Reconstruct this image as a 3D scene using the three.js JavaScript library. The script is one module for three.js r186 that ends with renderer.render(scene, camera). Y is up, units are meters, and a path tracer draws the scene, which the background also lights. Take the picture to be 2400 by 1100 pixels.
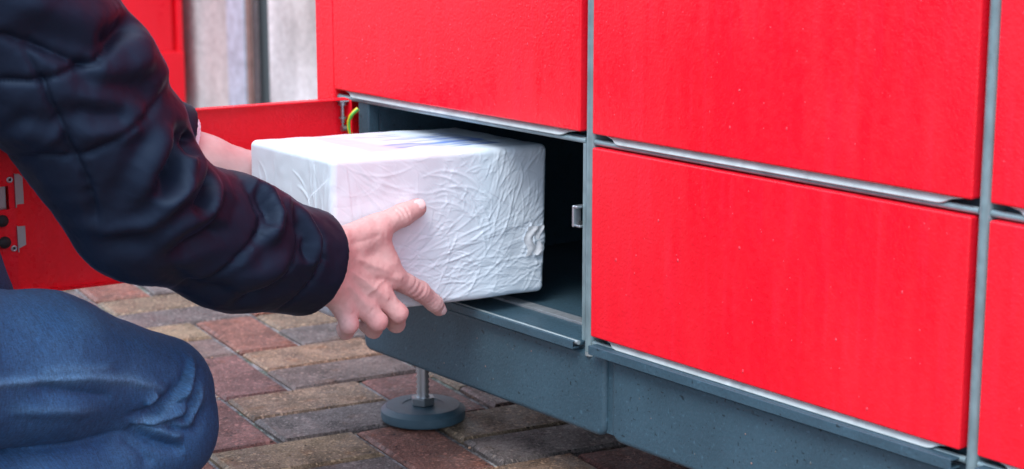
import * as THREE from 'three';
import { RoundedBoxGeometry } from 'three/addons/geometries/RoundedBoxGeometry.js';
import { mergeGeometries, mergeVertices } from 'three/addons/utils/BufferGeometryUtils.js';

// ---------------------------------------------------------------- camera, sky, sun, exposure
const scene = new THREE.Scene();
const camera = new THREE.PerspectiveCamera(14.88, 1024 / 469, 0.05, 400);
camera.position.set(1.411, 0.67, 1.189);
camera.lookAt(1.411 - 0.7908 * 4, 0.67 - 0.2012 * 4, 1.189 - 0.6121 * 4);
camera.focus = 1.86;
camera.userData.fStop = 7.5;

const skyW = 128, skyH = 64, skyData = new Float32Array(skyW * skyH * 4);
for (let j = 0; j < skyH; j++) for (let i = 0; i < skyW; i++) {
  const el = ((j + 0.5) / skyH - 0.5) * Math.PI, az = (i / skyW) * 2 * Math.PI;
  const s = Math.max(0, Math.sin(el));
  // overcast: the zenith is brighter than the horizon, with soft broad variation of the cloud deck
  const cl = 1 + 0.10 * Math.sin(az * 2 + 1.1 + 2 * s) * Math.cos(el) + 0.05 * Math.sin(az * 5 + 3 * s) * Math.cos(el);
  const L = (0.60 + 0.50 * s) * cl * (el < 0 ? 0.55 : 1);
  skyData.set([L * 0.82, L * 0.99, L * 1.22, 1], (j * skyW + i) * 4);
}
const sky = new THREE.DataTexture(skyData, skyW, skyH, THREE.RGBAFormat, THREE.FloatType);
sky.mapping = THREE.EquirectangularReflectionMapping;
sky.magFilter = sky.minFilter = THREE.LinearFilter;
sky.needsUpdate = true;
scene.background = sky;
scene.environment = sky;
scene.backgroundIntensity = 1.0;
scene.environmentIntensity = 1.0;

const sun = new THREE.DirectionalLight(0xfffcf8, 0.95);
sun.position.set(1.2, 4.4, 2.7);
sun.target.position.set(-0.2, 0.2, 0);
sun.castShadow = true;
sun.shadow.radius = 45;
sun.shadow.mapSize.set(2048, 2048);
Object.assign(sun.shadow.camera, { left: -4, right: 4, top: 4, bottom: -4, near: 0.1, far: 20 });
scene.add(sun, sun.target);

const renderer = new THREE.WebGLRenderer({ antialias: true });
renderer.toneMapping = THREE.LinearToneMapping;
renderer.toneMappingExposure = 2.3;
renderer.shadowMap.enabled = true;

// ---------------------------------------------------------------- helpers
let seed = 20240611;
const rnd = () => { seed = (Math.imul(seed, 1664525) + 1013904223) >>> 0; return seed / 4294967296; };
const rr = (a, b) => a + (b - a) * rnd();
const V = (x, y, z) => new THREE.Vector3(x, y, z);
const clamp = (x, a, b) => Math.min(b, Math.max(a, x));
const sstep = (a, b, x) => { const t = clamp((x - a) / (b - a), 0, 1); return t * t * (3 - 2 * t); };
const PERM = new Float32Array(4096).map(() => rnd() * 2 - 1);
const hash3 = (i, j, k) => PERM[(Math.imul(i, 73856093) ^ Math.imul(j, 19349663) ^ Math.imul(k, 83492791)) & 4095];
function noise(x, y, z) {
  const i = Math.floor(x), j = Math.floor(y), k = Math.floor(z);
  let u = x - i, v = y - j, w = z - k; u = u * u * (3 - 2 * u); v = v * v * (3 - 2 * v); w = w * w * (3 - 2 * w);
  const L = (a, b, t) => a + (b - a) * t;
  return L(L(L(hash3(i, j, k), hash3(i + 1, j, k), u), L(hash3(i, j + 1, k), hash3(i + 1, j + 1, k), u), v),
    L(L(hash3(i, j, k + 1), hash3(i + 1, j, k + 1), u), L(hash3(i, j + 1, k + 1), hash3(i + 1, j + 1, k + 1), u), v), w);
}
function fbm(x, y, z, n = 4) { let s = 0, a = 0.5; for (let i = 0; i < n; i++) { s += a * noise(x, y, z); x *= 2.03; y *= 2.03; z *= 2.03; a *= 0.5; } return s; }
// tileable 2D noise: noise on a torus of integer period
function tnoise(x, y, p, z = 0, py = p) {
  const i = Math.floor(x), j = Math.floor(y); let u = x - i, v = y - j; u = u * u * (3 - 2 * u); v = v * v * (3 - 2 * v);
  const h = (a, b) => hash3(((a % p) + p) % p, ((b % py) + py) % py, z);
  return (h(i, j) * (1 - u) + h(i + 1, j) * u) * (1 - v) + (h(i, j + 1) * (1 - u) + h(i + 1, j + 1) * u) * v;
}
function texture(n, fn, srgb, rx = 1, ry = rx) {           // fn(u, v) -> [r, g, b] in 0..1
  const d = new Uint8Array(n * n * 4);
  for (let j = 0; j < n; j++) for (let i = 0; i < n; i++) {
    const c = fn(i / n, j / n, i, j);
    for (let k = 0; k < 3; k++) d[(j * n + i) * 4 + k] = clamp(Math.round(c[k] * 255), 0, 255);
    d[(j * n + i) * 4 + 3] = 255;
  }
  const t = new THREE.DataTexture(d, n, n);
  t.wrapS = t.wrapT = THREE.RepeatWrapping; t.magFilter = THREE.LinearFilter; t.minFilter = THREE.LinearMipmapLinearFilter; t.generateMipmaps = true;
  if (srgb) t.colorSpace = THREE.SRGBColorSpace;
  t.repeat.set(rx, ry); t.needsUpdate = true;
  return t;
}
const lin = (r, g, b) => new THREE.Color().setRGB(r, g, b);
function mat(o) { const m = new THREE.MeshPhysicalMaterial(o); return m; }

const taken = {};
const numbered = (n) => { taken[n] = (taken[n] ?? -1) + 1; return taken[n] ? `${n}_${String(taken[n]).padStart(3, '0')}` : n; };
function mesh(name, geo, material, parent) {
  const m = new THREE.Mesh(geo, material); m.name = name; m.castShadow = m.receiveShadow = true; parent.add(m); return m;
}
function thing(name, label, category, group, kind) {
  const g = new THREE.Group(); g.name = numbered(name); if (kind) g.userData.kind = kind; if (label) g.userData.label = label; if (category) g.userData.category = category; if (group) g.userData.group = group;
  scene.add(g); return g;
}
const box = (x0, x1, y0, y1, z0, z1, r = 0) => {
  const w = x1 - x0, h = y1 - y0, d = z1 - z0;
  const g = r ? new RoundedBoxGeometry(w, h, d, 3, Math.min(r, w / 2.01, h / 2.01, d / 2.01)) : new THREE.BoxGeometry(w, h, d);
  return g.translate((x0 + x1) / 2, (y0 + y1) / 2, (z0 + z1) / 2);
};
const merge = (list) => mergeGeometries(list.map((g) => { const n = g.index ? g.toNonIndexed() : g; for (const k of Object.keys(n.attributes)) if (!['position', 'normal', 'uv'].includes(k)) n.deleteAttribute(k); return n; }), false);
const cyl = (a, b, r0, r1 = r0, n = 20) => {
  const d = b.clone().sub(a), g = new THREE.CylinderGeometry(r1, r0, d.length(), n);
  g.applyQuaternion(new THREE.Quaternion().setFromUnitVectors(V(0, 1, 0), d.clone().normalize()));
  return g.translate((a.x + b.x) / 2, (a.y + b.y) / 2, (a.z + b.z) / 2);
};
// uv in metres from the dominant axis of each face's normal
function boxUV(g, s = 1, ox = 0, oy = 0) {
  const p = g.attributes.position, n = g.attributes.normal, uv = new Float32Array(p.count * 2);
  for (let i = 0; i < p.count; i++) {
    const ax = Math.abs(n.getX(i)), ay = Math.abs(n.getY(i)), az = Math.abs(n.getZ(i));
    const [u, v] = ay > ax && ay > az ? [p.getX(i), p.getZ(i)] : ax > az ? [p.getZ(i), p.getY(i)] : [p.getX(i), p.getY(i)];
    uv[2 * i] = u * s + ox; uv[2 * i + 1] = v * s + oy;
  }
  g.setAttribute('uv', new THREE.BufferAttribute(uv, 2)); return g;
}

// signed-distance modelling: tapered capsules joined smoothly and meshed with surface nets
const smin = (a, b, k) => { const h = Math.max(k - Math.abs(a - b), 0) / k; return Math.min(a, b) - h * h * k * 0.25; };
const cap = (a, b, ra, rb = ra) => {
  const [ax, ay, az] = a, dx = b[0] - ax, dy = b[1] - ay, dz = b[2] - az, l2 = dx * dx + dy * dy + dz * dz || 1e-12;
  return (x, y, z) => { const px = x - ax, py = y - ay, pz = z - az, t = clamp((px * dx + py * dy + pz * dz) / l2, 0, 1); return Math.hypot(px - t * dx, py - t * dy, pz - t * dz) - (ra + (rb - ra) * t); };
};
const ell = (c, r) => (x, y, z) => { const k = Math.hypot((x - c[0]) / r[0], (y - c[1]) / r[1], (z - c[2]) / r[2]); return (k - 1) * Math.min(r[0], r[1], r[2]); };
function union(list, k) { return (x, y, z) => { let d = list[0](x, y, z); for (let i = 1; i < list.length; i++) d = smin(d, list[i](x, y, z), k); return d; }; }
function isoSurface(f, lo, hi, h) {
  const n = [0, 1, 2].map((c) => Math.ceil((hi[c] - lo[c]) / h) + 1), [nx, ny, nz] = n, F = new Float32Array(nx * ny * nz);
  for (let k = 0, q = 0; k < nz; k++) for (let j = 0; j < ny; j++) for (let i = 0; i < nx; i++, q++) F[q] = f(lo[0] + i * h, lo[1] + j * h, lo[2] + k * h);
  const id = new Int32Array(nx * ny * nz).fill(-1), pos = [], idx = [], sx = 1, sy = nx, sz = nx * ny;
  for (let k = 0; k < nz - 1; k++) for (let j = 0; j < ny - 1; j++) for (let i = 0; i < nx - 1; i++) {
    const q = i + j * sy + k * sz; let m = 0;
    for (let c = 0; c < 8; c++) if (F[q + (c & 1) * sx + ((c >> 1) & 1) * sy + (c >> 2) * sz] < 0) m++;
    if (m === 0 || m === 8) continue;
    let X = 0, Yv = 0, Z = 0, cnt = 0;
    for (let c = 0; c < 8; c++) for (let e = 0; e < 3; e++) {
      if (c & (1 << e)) continue;
      const c2 = c | (1 << e), a = F[q + (c & 1) * sx + ((c >> 1) & 1) * sy + (c >> 2) * sz], b = F[q + (c2 & 1) * sx + ((c2 >> 1) & 1) * sy + (c2 >> 2) * sz];
      if ((a < 0) === (b < 0)) continue;
      const t = a / (a - b); X += (c & 1) + (e === 0 ? t : 0); Yv += ((c >> 1) & 1) + (e === 1 ? t : 0); Z += (c >> 2) + (e === 2 ? t : 0); cnt++;
    }
    id[q] = pos.length / 3; pos.push(lo[0] + (i + X / cnt) * h, lo[1] + (j + Yv / cnt) * h, lo[2] + (k + Z / cnt) * h);
  }
  const quad = (a, b, c, d, flip) => { if (a < 0 || b < 0 || c < 0 || d < 0) return; flip ? idx.push(a, c, b, a, d, c) : idx.push(a, b, c, a, c, d); };
  for (let k = 1; k < nz - 1; k++) for (let j = 1; j < ny - 1; j++) for (let i = 1; i < nx - 1; i++) {
    const q = i + j * sy + k * sz, s = F[q] < 0;
    if (s !== F[q + sx] < 0) quad(id[q - sy - sz], id[q - sz], id[q], id[q - sy], !s);
    if (s !== F[q + sy] < 0) quad(id[q - sx - sz], id[q - sx], id[q], id[q - sz], !s);
    if (s !== F[q + sz] < 0) quad(id[q - sx - sy], id[q - sy], id[q], id[q - sx], !s);
  }
  const g = new THREE.BufferGeometry();
  g.setAttribute('position', new THREE.Float32BufferAttribute(pos, 3)); g.setIndex(idx); g.computeVertexNormals();
  return g;
}
function displace(g, fn) {                                  // moves every vertex along its normal by fn(x, y, z, nx, ny, nz) metres
  const p = g.attributes.position, n = g.attributes.normal;
  for (let i = 0; i < p.count; i++) {
    const d = fn(p.getX(i), p.getY(i), p.getZ(i), n.getX(i), n.getY(i), n.getZ(i));
    p.setXYZ(i, p.getX(i) + n.getX(i) * d, p.getY(i) + n.getY(i) * d, p.getZ(i) + n.getZ(i) * d);
  }
  g.computeVertexNormals(); return g;
}
// cloth folds: each is [half-width, height, z, y, z, y, ...] in metres along the side of the limb
function foldField(list) {
  const segs = [];
  for (const [w, h, ...q] of list) {
    const m = q.length / 2; let total = 0; const lens = [0];
    for (let i = 0; i < m - 1; i++) { total += Math.hypot(q[2 * i + 2] - q[2 * i], q[2 * i + 3] - q[2 * i + 1]); lens.push(total); }
    const one = []; let b = [9, 9, -9, -9];
    for (let i = 0; i < m - 1; i++) { one.push([q[2 * i], q[2 * i + 1], q[2 * i + 2], q[2 * i + 3], lens[i] / total, lens[i + 1] / total]); }
    for (let i = 0; i < m; i++) b = [Math.min(b[0], q[2 * i]), Math.min(b[1], q[2 * i + 1]), Math.max(b[2], q[2 * i]), Math.max(b[3], q[2 * i + 1])];
    segs.push({ w, h, one, b });
  }
  return (z, y) => {
    let s = 0;
    for (const { w, h, one, b } of segs) {
      const R = w * 2.4; if (z < b[0] - R || z > b[2] + R || y < b[1] - R || y > b[3] + R) continue;
      let best = 9, bt = 0;
      for (const [az, ay, bz, by, t0, t1] of one) {
        const dz = bz - az, dy = by - ay, t = clamp(((z - az) * dz + (y - ay) * dy) / (dz * dz + dy * dy), 0, 1), d = Math.hypot(z - az - t * dz, y - ay - t * dy);
        if (d < best) { best = d; bt = t0 + (t1 - t0) * t; }
      }
      s += h * Math.exp(-((best / w) ** (w > 0.0065 ? 2 : 1.4))) * (w > 0.0065 ? sstep(0, 0.32, bt) * sstep(1, 0.68, bt) : sstep(0, 0.2, bt) ** 0.5 * sstep(1, 0.8, bt) ** 0.5);
    }
    return s;
  };
}

// ---------------------------------------------------------------- pavement
const Y = 0.18;                                             // height of the locker's sill above the paving
const brickTex = [0, 1, 2].map((s) => texture(512, (u, v, i, j) => {
  // pressed concrete brick, 0.2 m of surface per tile: fine grit, pale and dark grains, blotches of wear
  const f = tnoise(u * 128, v * 128, 128, s * 7) * 0.14 + tnoise(u * 256, v * 256, 256, s * 7 + 1) * 0.12, b = tnoise(u * 6, v * 6, 6, s * 7 + 2) * 0.10 + tnoise(u * 17, v * 17, 17, s * 7 + 3) * 0.07;
  const g = tnoise(u * 62, v * 62, 62, s * 7 + 4), gi = g > 0.58 ? Math.min(0.55, (g - 0.58) * 4.2) : 0, dk = tnoise(u * 60, v * 60, 60, s * 7 + 5), di = dk < -0.74 ? (dk + 0.74) * 2.6 : 0;
  const stain = Math.max(0, tnoise(u * 9, v * 9, 9, s * 7 + 6) - 0.55) * 0.35;
  const L = 0.72 + f + b + gi + di;
  return [L + gi * 0.25 + stain * 0.1, L - stain * 0.35 + gi * 0.1, L - stain * 0.7 - gi * 0.15];
}, true));
const brickBump = texture(512, (u, v) => { const g = tnoise(u * 110, v * 110, 110, 51) * 0.25 + tnoise(u * 220, v * 220, 220, 52) * 0.2 + tnoise(u * 40, v * 40, 40, 53) * 0.2; return [0.5 + g, 0.5 + g, 0.5 + g]; });
const brickRough = texture(256, (u, v) => { const g = tnoise(u * 7, v * 7, 7, 61) * 0.2 + tnoise(u * 50, v * 50, 50, 62) * 0.12; return [0, 0.62 + g, 0]; });
const TONES = {
  red: [[0.30, 0.135, 0.105], [0.27, 0.12, 0.105], [0.33, 0.155, 0.12], [0.25, 0.125, 0.115]],
  tan: [[0.33, 0.235, 0.155], [0.30, 0.215, 0.15], [0.35, 0.225, 0.155]],
  grey: [[0.225, 0.165, 0.15], [0.20, 0.165, 0.16], [0.235, 0.15, 0.135], [0.19, 0.16, 0.155]],
};
const brickMats = {};
for (const k in TONES) brickMats[k] = TONES[k].map((c, i) => mat({ color: lin(c[0] * 1.22, c[1] * 1.22, c[2] * 1.2), map: brickTex[i % 3], bumpMap: brickBump, bumpScale: 0.0012, roughness: 1, roughnessMap: brickRough, specularIntensity: 0.7 }));
function brickGeometry(w, d, v) {                           // w along local x, d along local z; top at y = 0, worn chamfered rim
  const c = 0.0045, t = 0.0035, deep = -0.05, x = w / 2, z = d / 2;
  const ring = (s, y) => [[-x + s, y, -z + s], [x - s, y, -z + s], [x - s, y, z - s], [-x + s, y, z - s]];
  const jitter = (p, k) => [p[0] + hash3(v, k, 1) * 0.0012, p[1], p[2] + hash3(v, k, 2) * 0.0012];
  const A = ring(c, 0).map(jitter), B = ring(0, -t).map((p, k) => jitter(p, k + 4)), Cc = ring(0, deep), pos = [], tri = (a, b, cc) => pos.push(...a, ...b, ...cc), quad = (a, b, cc, dd) => { tri(a, b, cc); tri(a, cc, dd); };
  quad(A[3], A[2], A[1], A[0]);
  for (let i = 0; i < 4; i++) { const j = (i + 1) % 4; quad(A[j], A[i], B[i], B[j]); quad(B[j], B[i], Cc[i], Cc[j]); }
  for (let i = 0; i < pos.length; i += 9) { const s = pos.slice(i, i + 9); pos.splice(i, 9, ...s.slice(0, 3), ...s.slice(3, 6), ...s.slice(6, 9)); }
  let g = new THREE.BufferGeometry(); g.setAttribute('position', new THREE.Float32BufferAttribute(pos, 3)); g.computeVertexNormals();
  // orient outward
  const n = g.attributes.normal; if (n.getY(0) < 0) { for (let i = 0; i < pos.length; i += 9) for (let k = 0; k < 3; k++) { const q = pos[i + 3 + k]; pos[i + 3 + k] = pos[i + 6 + k]; pos[i + 6 + k] = q; } g = new THREE.BufferGeometry(); g.setAttribute('position', new THREE.Float32BufferAttribute(pos, 3)); g.computeVertexNormals(); }
  return boxUV(g, 5, v * 0.37, v * 0.61);
}
const PA = 0.1028, PB = 0.0965, JOINT = 0.0050;             // paving module along its two directions
const brickA = [0, 1, 2, 3, 4].map((v) => brickGeometry(2 * PA - JOINT, PB - JOINT - 0.003, v)), brickB = [5, 6, 7, 8, 9].map((v) => brickGeometry(PA - JOINT, 2 * PB - JOINT - 0.003, v));
const pave = thing('brick_pavement', 'red, tan and grey brick paving in a repeating pattern of singles and pairs', 'pavement', null, 'structure');
const aDir = V(Math.cos(0.166), 0, Math.sin(0.166)), bDir = V(Math.sin(0.152), 0, -Math.cos(0.152)), pave0 = V(-0.787, 0, -0.021);
const spots = [];
for (let col = -26; col < 12; col++) for (let m = -22; m < 24; m++) {
  const a0 = col * 2, b0 = 3 * m - col;                      // every column of the bond is shifted one module
  for (const [da, db, kind] of [[1, -0.5, 'red'], [0.5, 1, 'tan'], [1.5, 1, 'grey']]) {
    const p = pave0.clone().addScaledVector(aDir, (a0 + da) * PA).addScaledVector(bDir, (b0 + db) * PB);
    if (p.x < -4.6 || p.x > 1.9 || p.z < -1.02 || p.z > 2.4) continue;
    const dc = Math.hypot(p.x + 0.75, p.z - 0.1);
    spots.push({ p, kind, dc });
  }
}
spots.sort((q, r) => q.dc - r.dc);
const rest = {};
spots.forEach(({ p, kind }, i) => {
  const g = (kind === 'red' ? brickA : brickB)[Math.floor(rnd() * 5)], mi = Math.floor(rnd() * brickMats[kind].length), m = brickMats[kind][mi];
  const y = rr(-0.0022, 0.0012), ry = -0.16 + rr(-0.012, 0.012), rx = rr(-0.006, 0.006), rz = rr(-0.006, 0.006);
  if (i < 300) { const o = mesh('brick', g, m, pave); o.position.set(p.x, y, p.z); o.rotation.set(rx, ry, rz); }
  else { const q = g.clone(); q.applyMatrix4(new THREE.Matrix4().compose(V(p.x, y, p.z), new THREE.Quaternion().setFromEuler(new THREE.Euler(rx, ry, rz)), V(1, 1, 1))); (rest[kind + mi] ??= { m, list: [] }).list.push(q); }
});
for (const k in rest) { const o = mesh('further_bricks', mergeGeometries(rest[k].list), rest[k].m, pave); o.userData.kind = 'stuff'; }

const sandTex = texture(512, (u, v) => {
  const n = tnoise(u * 128, v * 128, 128, 71) * 0.16 + tnoise(u * 30, v * 30, 30, 72) * 0.14, moss = Math.max(0, tnoise(u * 11, v * 11, 11, 73)) * 0.10, L = 0.46 + n;
  return [L - moss, L - moss * 0.2, L - moss * 0.9];
}, true);
const ground = mesh('ground', (() => {
  const g = new THREE.PlaneGeometry(120, 120, 160, 160).rotateX(-Math.PI / 2); return boxUV(g, 3);
})(), mat({ color: lin(0.95, 0.92, 0.95), map: sandTex, roughness: 0.95, bumpMap: sandTex, bumpScale: 0.003 }), scene);
ground.position.y = -0.0072; ground.userData.kind = 'structure';
ground.userData.label = 'grey sand bed showing in the joints between bricks'; ground.userData.category = 'ground';

// crumbs and small stones caught in the joints
const debris = (() => {
  const list = [], cols = [];
  for (let i = 0; i < 260; i++) {
    const s = spots[Math.floor(rnd() * 200)], al = rnd() < 0.5, off = al ? aDir : bDir, oth = al ? bDir : aDir;
    const hw = s.kind === 'red' ? [PA, PB / 2] : [PA / 2, PB];
    const p = s.p.clone().addScaledVector(aDir, al ? rr(-1, 1) * hw[0] : hw[0] * (rnd() < 0.5 ? 1 : -1)).addScaledVector(bDir, al ? hw[1] * (rnd() < 0.5 ? 1 : -1) : rr(-1, 1) * hw[1]);
    const r = rr(0.0012, 0.0034) * (rnd() < 0.1 ? 1.6 : 1), g = new THREE.IcosahedronGeometry(r, 0); g.scale(1, 0.6, rr(0.6, 1.3)); g.rotateY(rnd() * 6); g.translate(p.x + rr(-0.003, 0.003), -0.004 + r * 0.4, p.z + rr(-0.003, 0.003));
    const c = [[0.34, 0.27, 0.2], [0.25, 0.15, 0.09], [0.4, 0.38, 0.36], [0.16, 0.16, 0.13], [0.42, 0.25, 0.17]][Math.floor(rnd() * 5)];
    const a = new Float32Array(g.attributes.position.count * 3); for (let k = 0; k < a.length; k += 3) a.set(c, k); g.setAttribute('color', new THREE.BufferAttribute(a, 3)); list.push(g);
  }
  return mergeGeometries(list);
})();
const deb = mesh('joint_grit', debris, mat({ vertexColors: true, roughness: 0.9 }), scene);
deb.userData = { kind: 'stuff', label: 'loose grit and crumbs lying in the joints between bricks', category: 'grit' };

// ---------------------------------------------------------------- concrete wall behind
const concreteTex = texture(1024, (u, v) => {
  const a = tnoise(u * 5, v * 4, 5, 81, 4) * 0.06 + tnoise(u * 40, v * 10, 40, 82, 10) * 0.05 + tnoise(u * 14, v * 14, 14, 83) * 0.05 + tnoise(u * 160, v * 160, 160, 84) * 0.04 + tnoise(u * 60, v * 7, 60, 85, 7) * 0.035;
  const damp = Math.max(0, tnoise(u * 9, v * 5, 9, 86, 5)) * 0.07, L = 0.83 + a;
  return [L - damp * 0.7, L - damp, L - damp * 1.25];
}, true, 0.5, 0.5);
const concreteBump = texture(512, (u, v) => { const g = tnoise(u * 30, v * 30, 30, 87) * 0.3 + tnoise(u * 120, v * 120, 120, 88) * 0.2; return [0.5 + g, 0.5 + g, 0.5 + g]; });
const concrete = mat({ color: lin(0.92, 0.92, 0.93), map: concreteTex, bumpMap: concreteBump, bumpScale: 0.002, roughness: 0.9 });
const wall = thing('concrete_wall', 'pale concrete panel wall held by a galvanised steel post, behind the red lockers', 'wall');
mesh('concrete_panel', boxUV(box(-2.413, 2.6, -0.01, 2.3, -1.16, -1.02, 0.006)), concrete, wall);
mesh('concrete_panel', boxUV(box(-7.2, -2.5, -0.01, 2.3, -1.16, -1.02, 0.006)), concrete, wall);
const galvTex = texture(256, (u, v) => { const L = 0.86 + tnoise(u * 12, v * 12, 12, 91) * 0.06 + tnoise(u * 40, v * 40, 40, 92) * 0.05; return [L, L, L]; }, true, 4, 4);
const galv = mat({ color: lin(0.66, 0.76, 0.90), map: galvTex, roughness: 0.5, metalness: 0.0 });
const rust = mat({ color: lin(0.40, 0.25, 0.22), map: galvTex, roughness: 0.85 });
const darkSteel = mat({ color: lin(0.10, 0.12, 0.13), roughness: 0.7 });
mesh('steel_post', boxUV(merge([box(-2.566, -2.482, 0, 2.34, -1.004, -0.992), box(-2.530, -2.518, 0, 2.34, -1.15, -1.004)])), galv, wall);
mesh('rusty_edge_bar', boxUV(box(-2.481, -2.468, 0, 2.33, -1.010, -0.998)), rust, wall);
mesh('joint_filler', box(-2.500, -2.414, 0, 2.28, -1.13, -1.045), darkSteel, wall);

// ---------------------------------------------------------------- red paint and metals
const peel = texture(512, (u, v) => { const g = tnoise(u * 90, v * 90, 90, 101) * 0.28 + tnoise(u * 180, v * 150, 180, 102, 150) * 0.18 + tnoise(u * 30, v * 12, 30, 103, 12) * 0.12; return [0.5 + g, 0.5 + g, 0.5 + g]; }, false, 5, 5);
const redTex = texture(512, (u, v) => {
  // powder coat with faint dried water runs and grime
  const run = Math.max(0, tnoise(u * 70, v * 5, 70, 111, 5) - 0.25) * 0.09, n = tnoise(u * 128, v * 128, 128, 112) * 0.025 + tnoise(u * 6, v * 6, 6, 113) * 0.02;
  return [0.985 + n * 0.5, 0.88 + n * 2 + run * 2.5, 0.90 + n * 1.5 + run * 2];
}, true, 2.2, 2.2);
const redRough = texture(256, (u, v) => { const g = tnoise(u * 40, v * 6, 40, 121, 6) * 0.10 + tnoise(u * 5, v * 4, 5, 122, 4) * 0.12 + tnoise(u * 100, v * 100, 100, 123) * 0.08; return [0, 0.37 + g, 0]; }, false, 2.2, 2.2);
const red = mat({ color: lin(0.97, 0.011, 0.030), map: redTex, bumpMap: peel, bumpScale: 0.00032, roughness: 1, roughnessMap: redRough, specularIntensity: 0.75 });
const paintTex = texture(512, (u, v) => {
  const sp = tnoise(u * 120, v * 120, 120, 131), d = sp > 0.80 ? (sp - 0.80) * 1.8 : sp < -0.80 ? (sp + 0.80) * 2.6 : 0, L = 0.84 + d + tnoise(u * 9, v * 9, 9, 132) * 0.04 + tnoise(u * 200, v * 200, 200, 133) * 0.035;
  return [L, L, L];
}, true, 3, 3);
const greyPaint = mat({ color: lin(0.064, 0.130, 0.176), map: paintTex, bumpMap: peel, bumpScale: 0.0003, roughness: 0.45 });
const zinc = mat({ color: lin(0.62, 0.70, 0.71), map: galvTex, roughness: 0.42, metalness: 0.55 });
const stripPaint = mat({ color: lin(0.62, 0.69, 0.70), map: galvTex, roughness: 0.5, metalness: 0.1 });
const tube = mat({ color: lin(0.32, 0.44, 0.47), map: galvTex, roughness: 0.38, metalness: 0.25 });
const steel = mat({ color: lin(0.55, 0.57, 0.60), roughness: 0.32, metalness: 0.9 });
const darkBolt = mat({ color: lin(0.30, 0.32, 0.34), roughness: 0.4, metalness: 0.9 });
const rubber = mat({ color: lin(0.02, 0.02, 0.022), roughness: 0.7 });

// ---------------------------------------------------------------- parcel locker
const locker = thing('parcel_locker', 'big red parcel locker with grey plinth and one lower compartment open', 'parcel locker');
const colX = [[-0.487, -0.0105], [0.0095, 0.4925], [0.5110, 0.9925], [1.0110, 1.4925]], rowY = [[0.0108, 0.2122], [0.2262, 0.4400], [0.4540, 0.8600], [0.8740, 1.0880], [1.1020, 1.3000], [1.3140, 1.7000]];
function drip(x0, x1, y, parent) {                           // bent strip under a door, its ends cut back
  const s = new THREE.Shape(); s.moveTo(x0 + 0.004, 0); s.lineTo(x1 - 0.004, 0); s.lineTo(x1 - 0.022, -0.0040); s.bezierCurveTo(x1 - 0.030, -0.0050, x1 - 0.028, -0.0099, x1 - 0.040, -0.0102); s.lineTo(x0 + 0.040, -0.0102); s.bezierCurveTo(x0 + 0.028, -0.0099, x0 + 0.030, -0.0050, x0 + 0.022, -0.0040); s.closePath();
  const g = new THREE.ExtrudeGeometry(s, { depth: 0.0012, bevelEnabled: true, bevelThickness: 0.0003, bevelSize: 0.0003, bevelSegments: 1 });
  g.rotateX(-0.62); g.translate(0, Y + y + 0.0005, -0.0095); boxUV(g);
  const o = mesh('drip_strip', g, stripPaint, parent);
  mesh('rail', boxUV(cyl(V(x0 - 0.003, Y + y - 0.0095, -0.0085), V(x1 + 0.003, Y + y - 0.0095, -0.0085), 0.0032)), tube, parent);
  return o;
}
colX.forEach(([x0, x1], c) => rowY.forEach(([y0, y1], r) => {
  if (c === 0 && r === 0) return;
  const p = mesh('door_panel', boxUV(box(x0, x1, Y + y0, Y + y1, -0.020, 0, 0.0022)), red, locker);
  drip(x0, x1, y0, p);
  mesh('recess_back', box(x0 - 0.004, x1 + 0.004, Y + y0 - 0.013, Y + y1 + 0.001, -0.040, -0.026), greyPaint, p);
}));
for (const x of [0, 0.5018, 1.0018, 1.5018]) mesh('post', boxUV(merge([cyl(V(x, Y - 0.0085, -0.0095), V(x, Y + 1.71, -0.0095), 0.0064, 0.0064, 28), box(x - 0.0064, x + 0.0064, Y - 0.008, Y + 1.71, -0.03, -0.0095)])), tube, locker);
for (const x of [0, 0.5018, 1.0018]) mesh('post_end', cyl(V(x, Y - 0.013, -0.0092), V(x, Y - 0.0087, -0.0092), 0.006, 0.0062, 24), zinc, locker);
// left corner pillar, carcass
mesh('corner_pillar', boxUV(box(-0.531, -0.4885, Y - 0.004, Y + 1.72, -0.055, -0.0012, 0.003)), red, locker);
mesh('side_panel', boxUV(box(-0.531, -0.525, Y - 0.004, Y + 1.72, -0.60, -0.0555)), red, locker);
mesh('side_panel', boxUV(box(1.5215, 1.5275, Y - 0.004, Y + 1.72, -0.60, -0.0012)), red, locker);
mesh('back_panel', box(-0.524, 1.52, Y - 0.004, Y + 1.72, -0.60, -0.594), greyPaint, locker);
mesh('roof', boxUV(box(-0.56, 1.55, Y + 1.722, Y + 1.76, -0.64, 0.05, 0.006)), red, locker);
mesh('base_plate', box(-0.524, 1.52, Y - 0.012, Y - 0.0045, -0.593, -0.012), greyPaint, locker);
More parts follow.
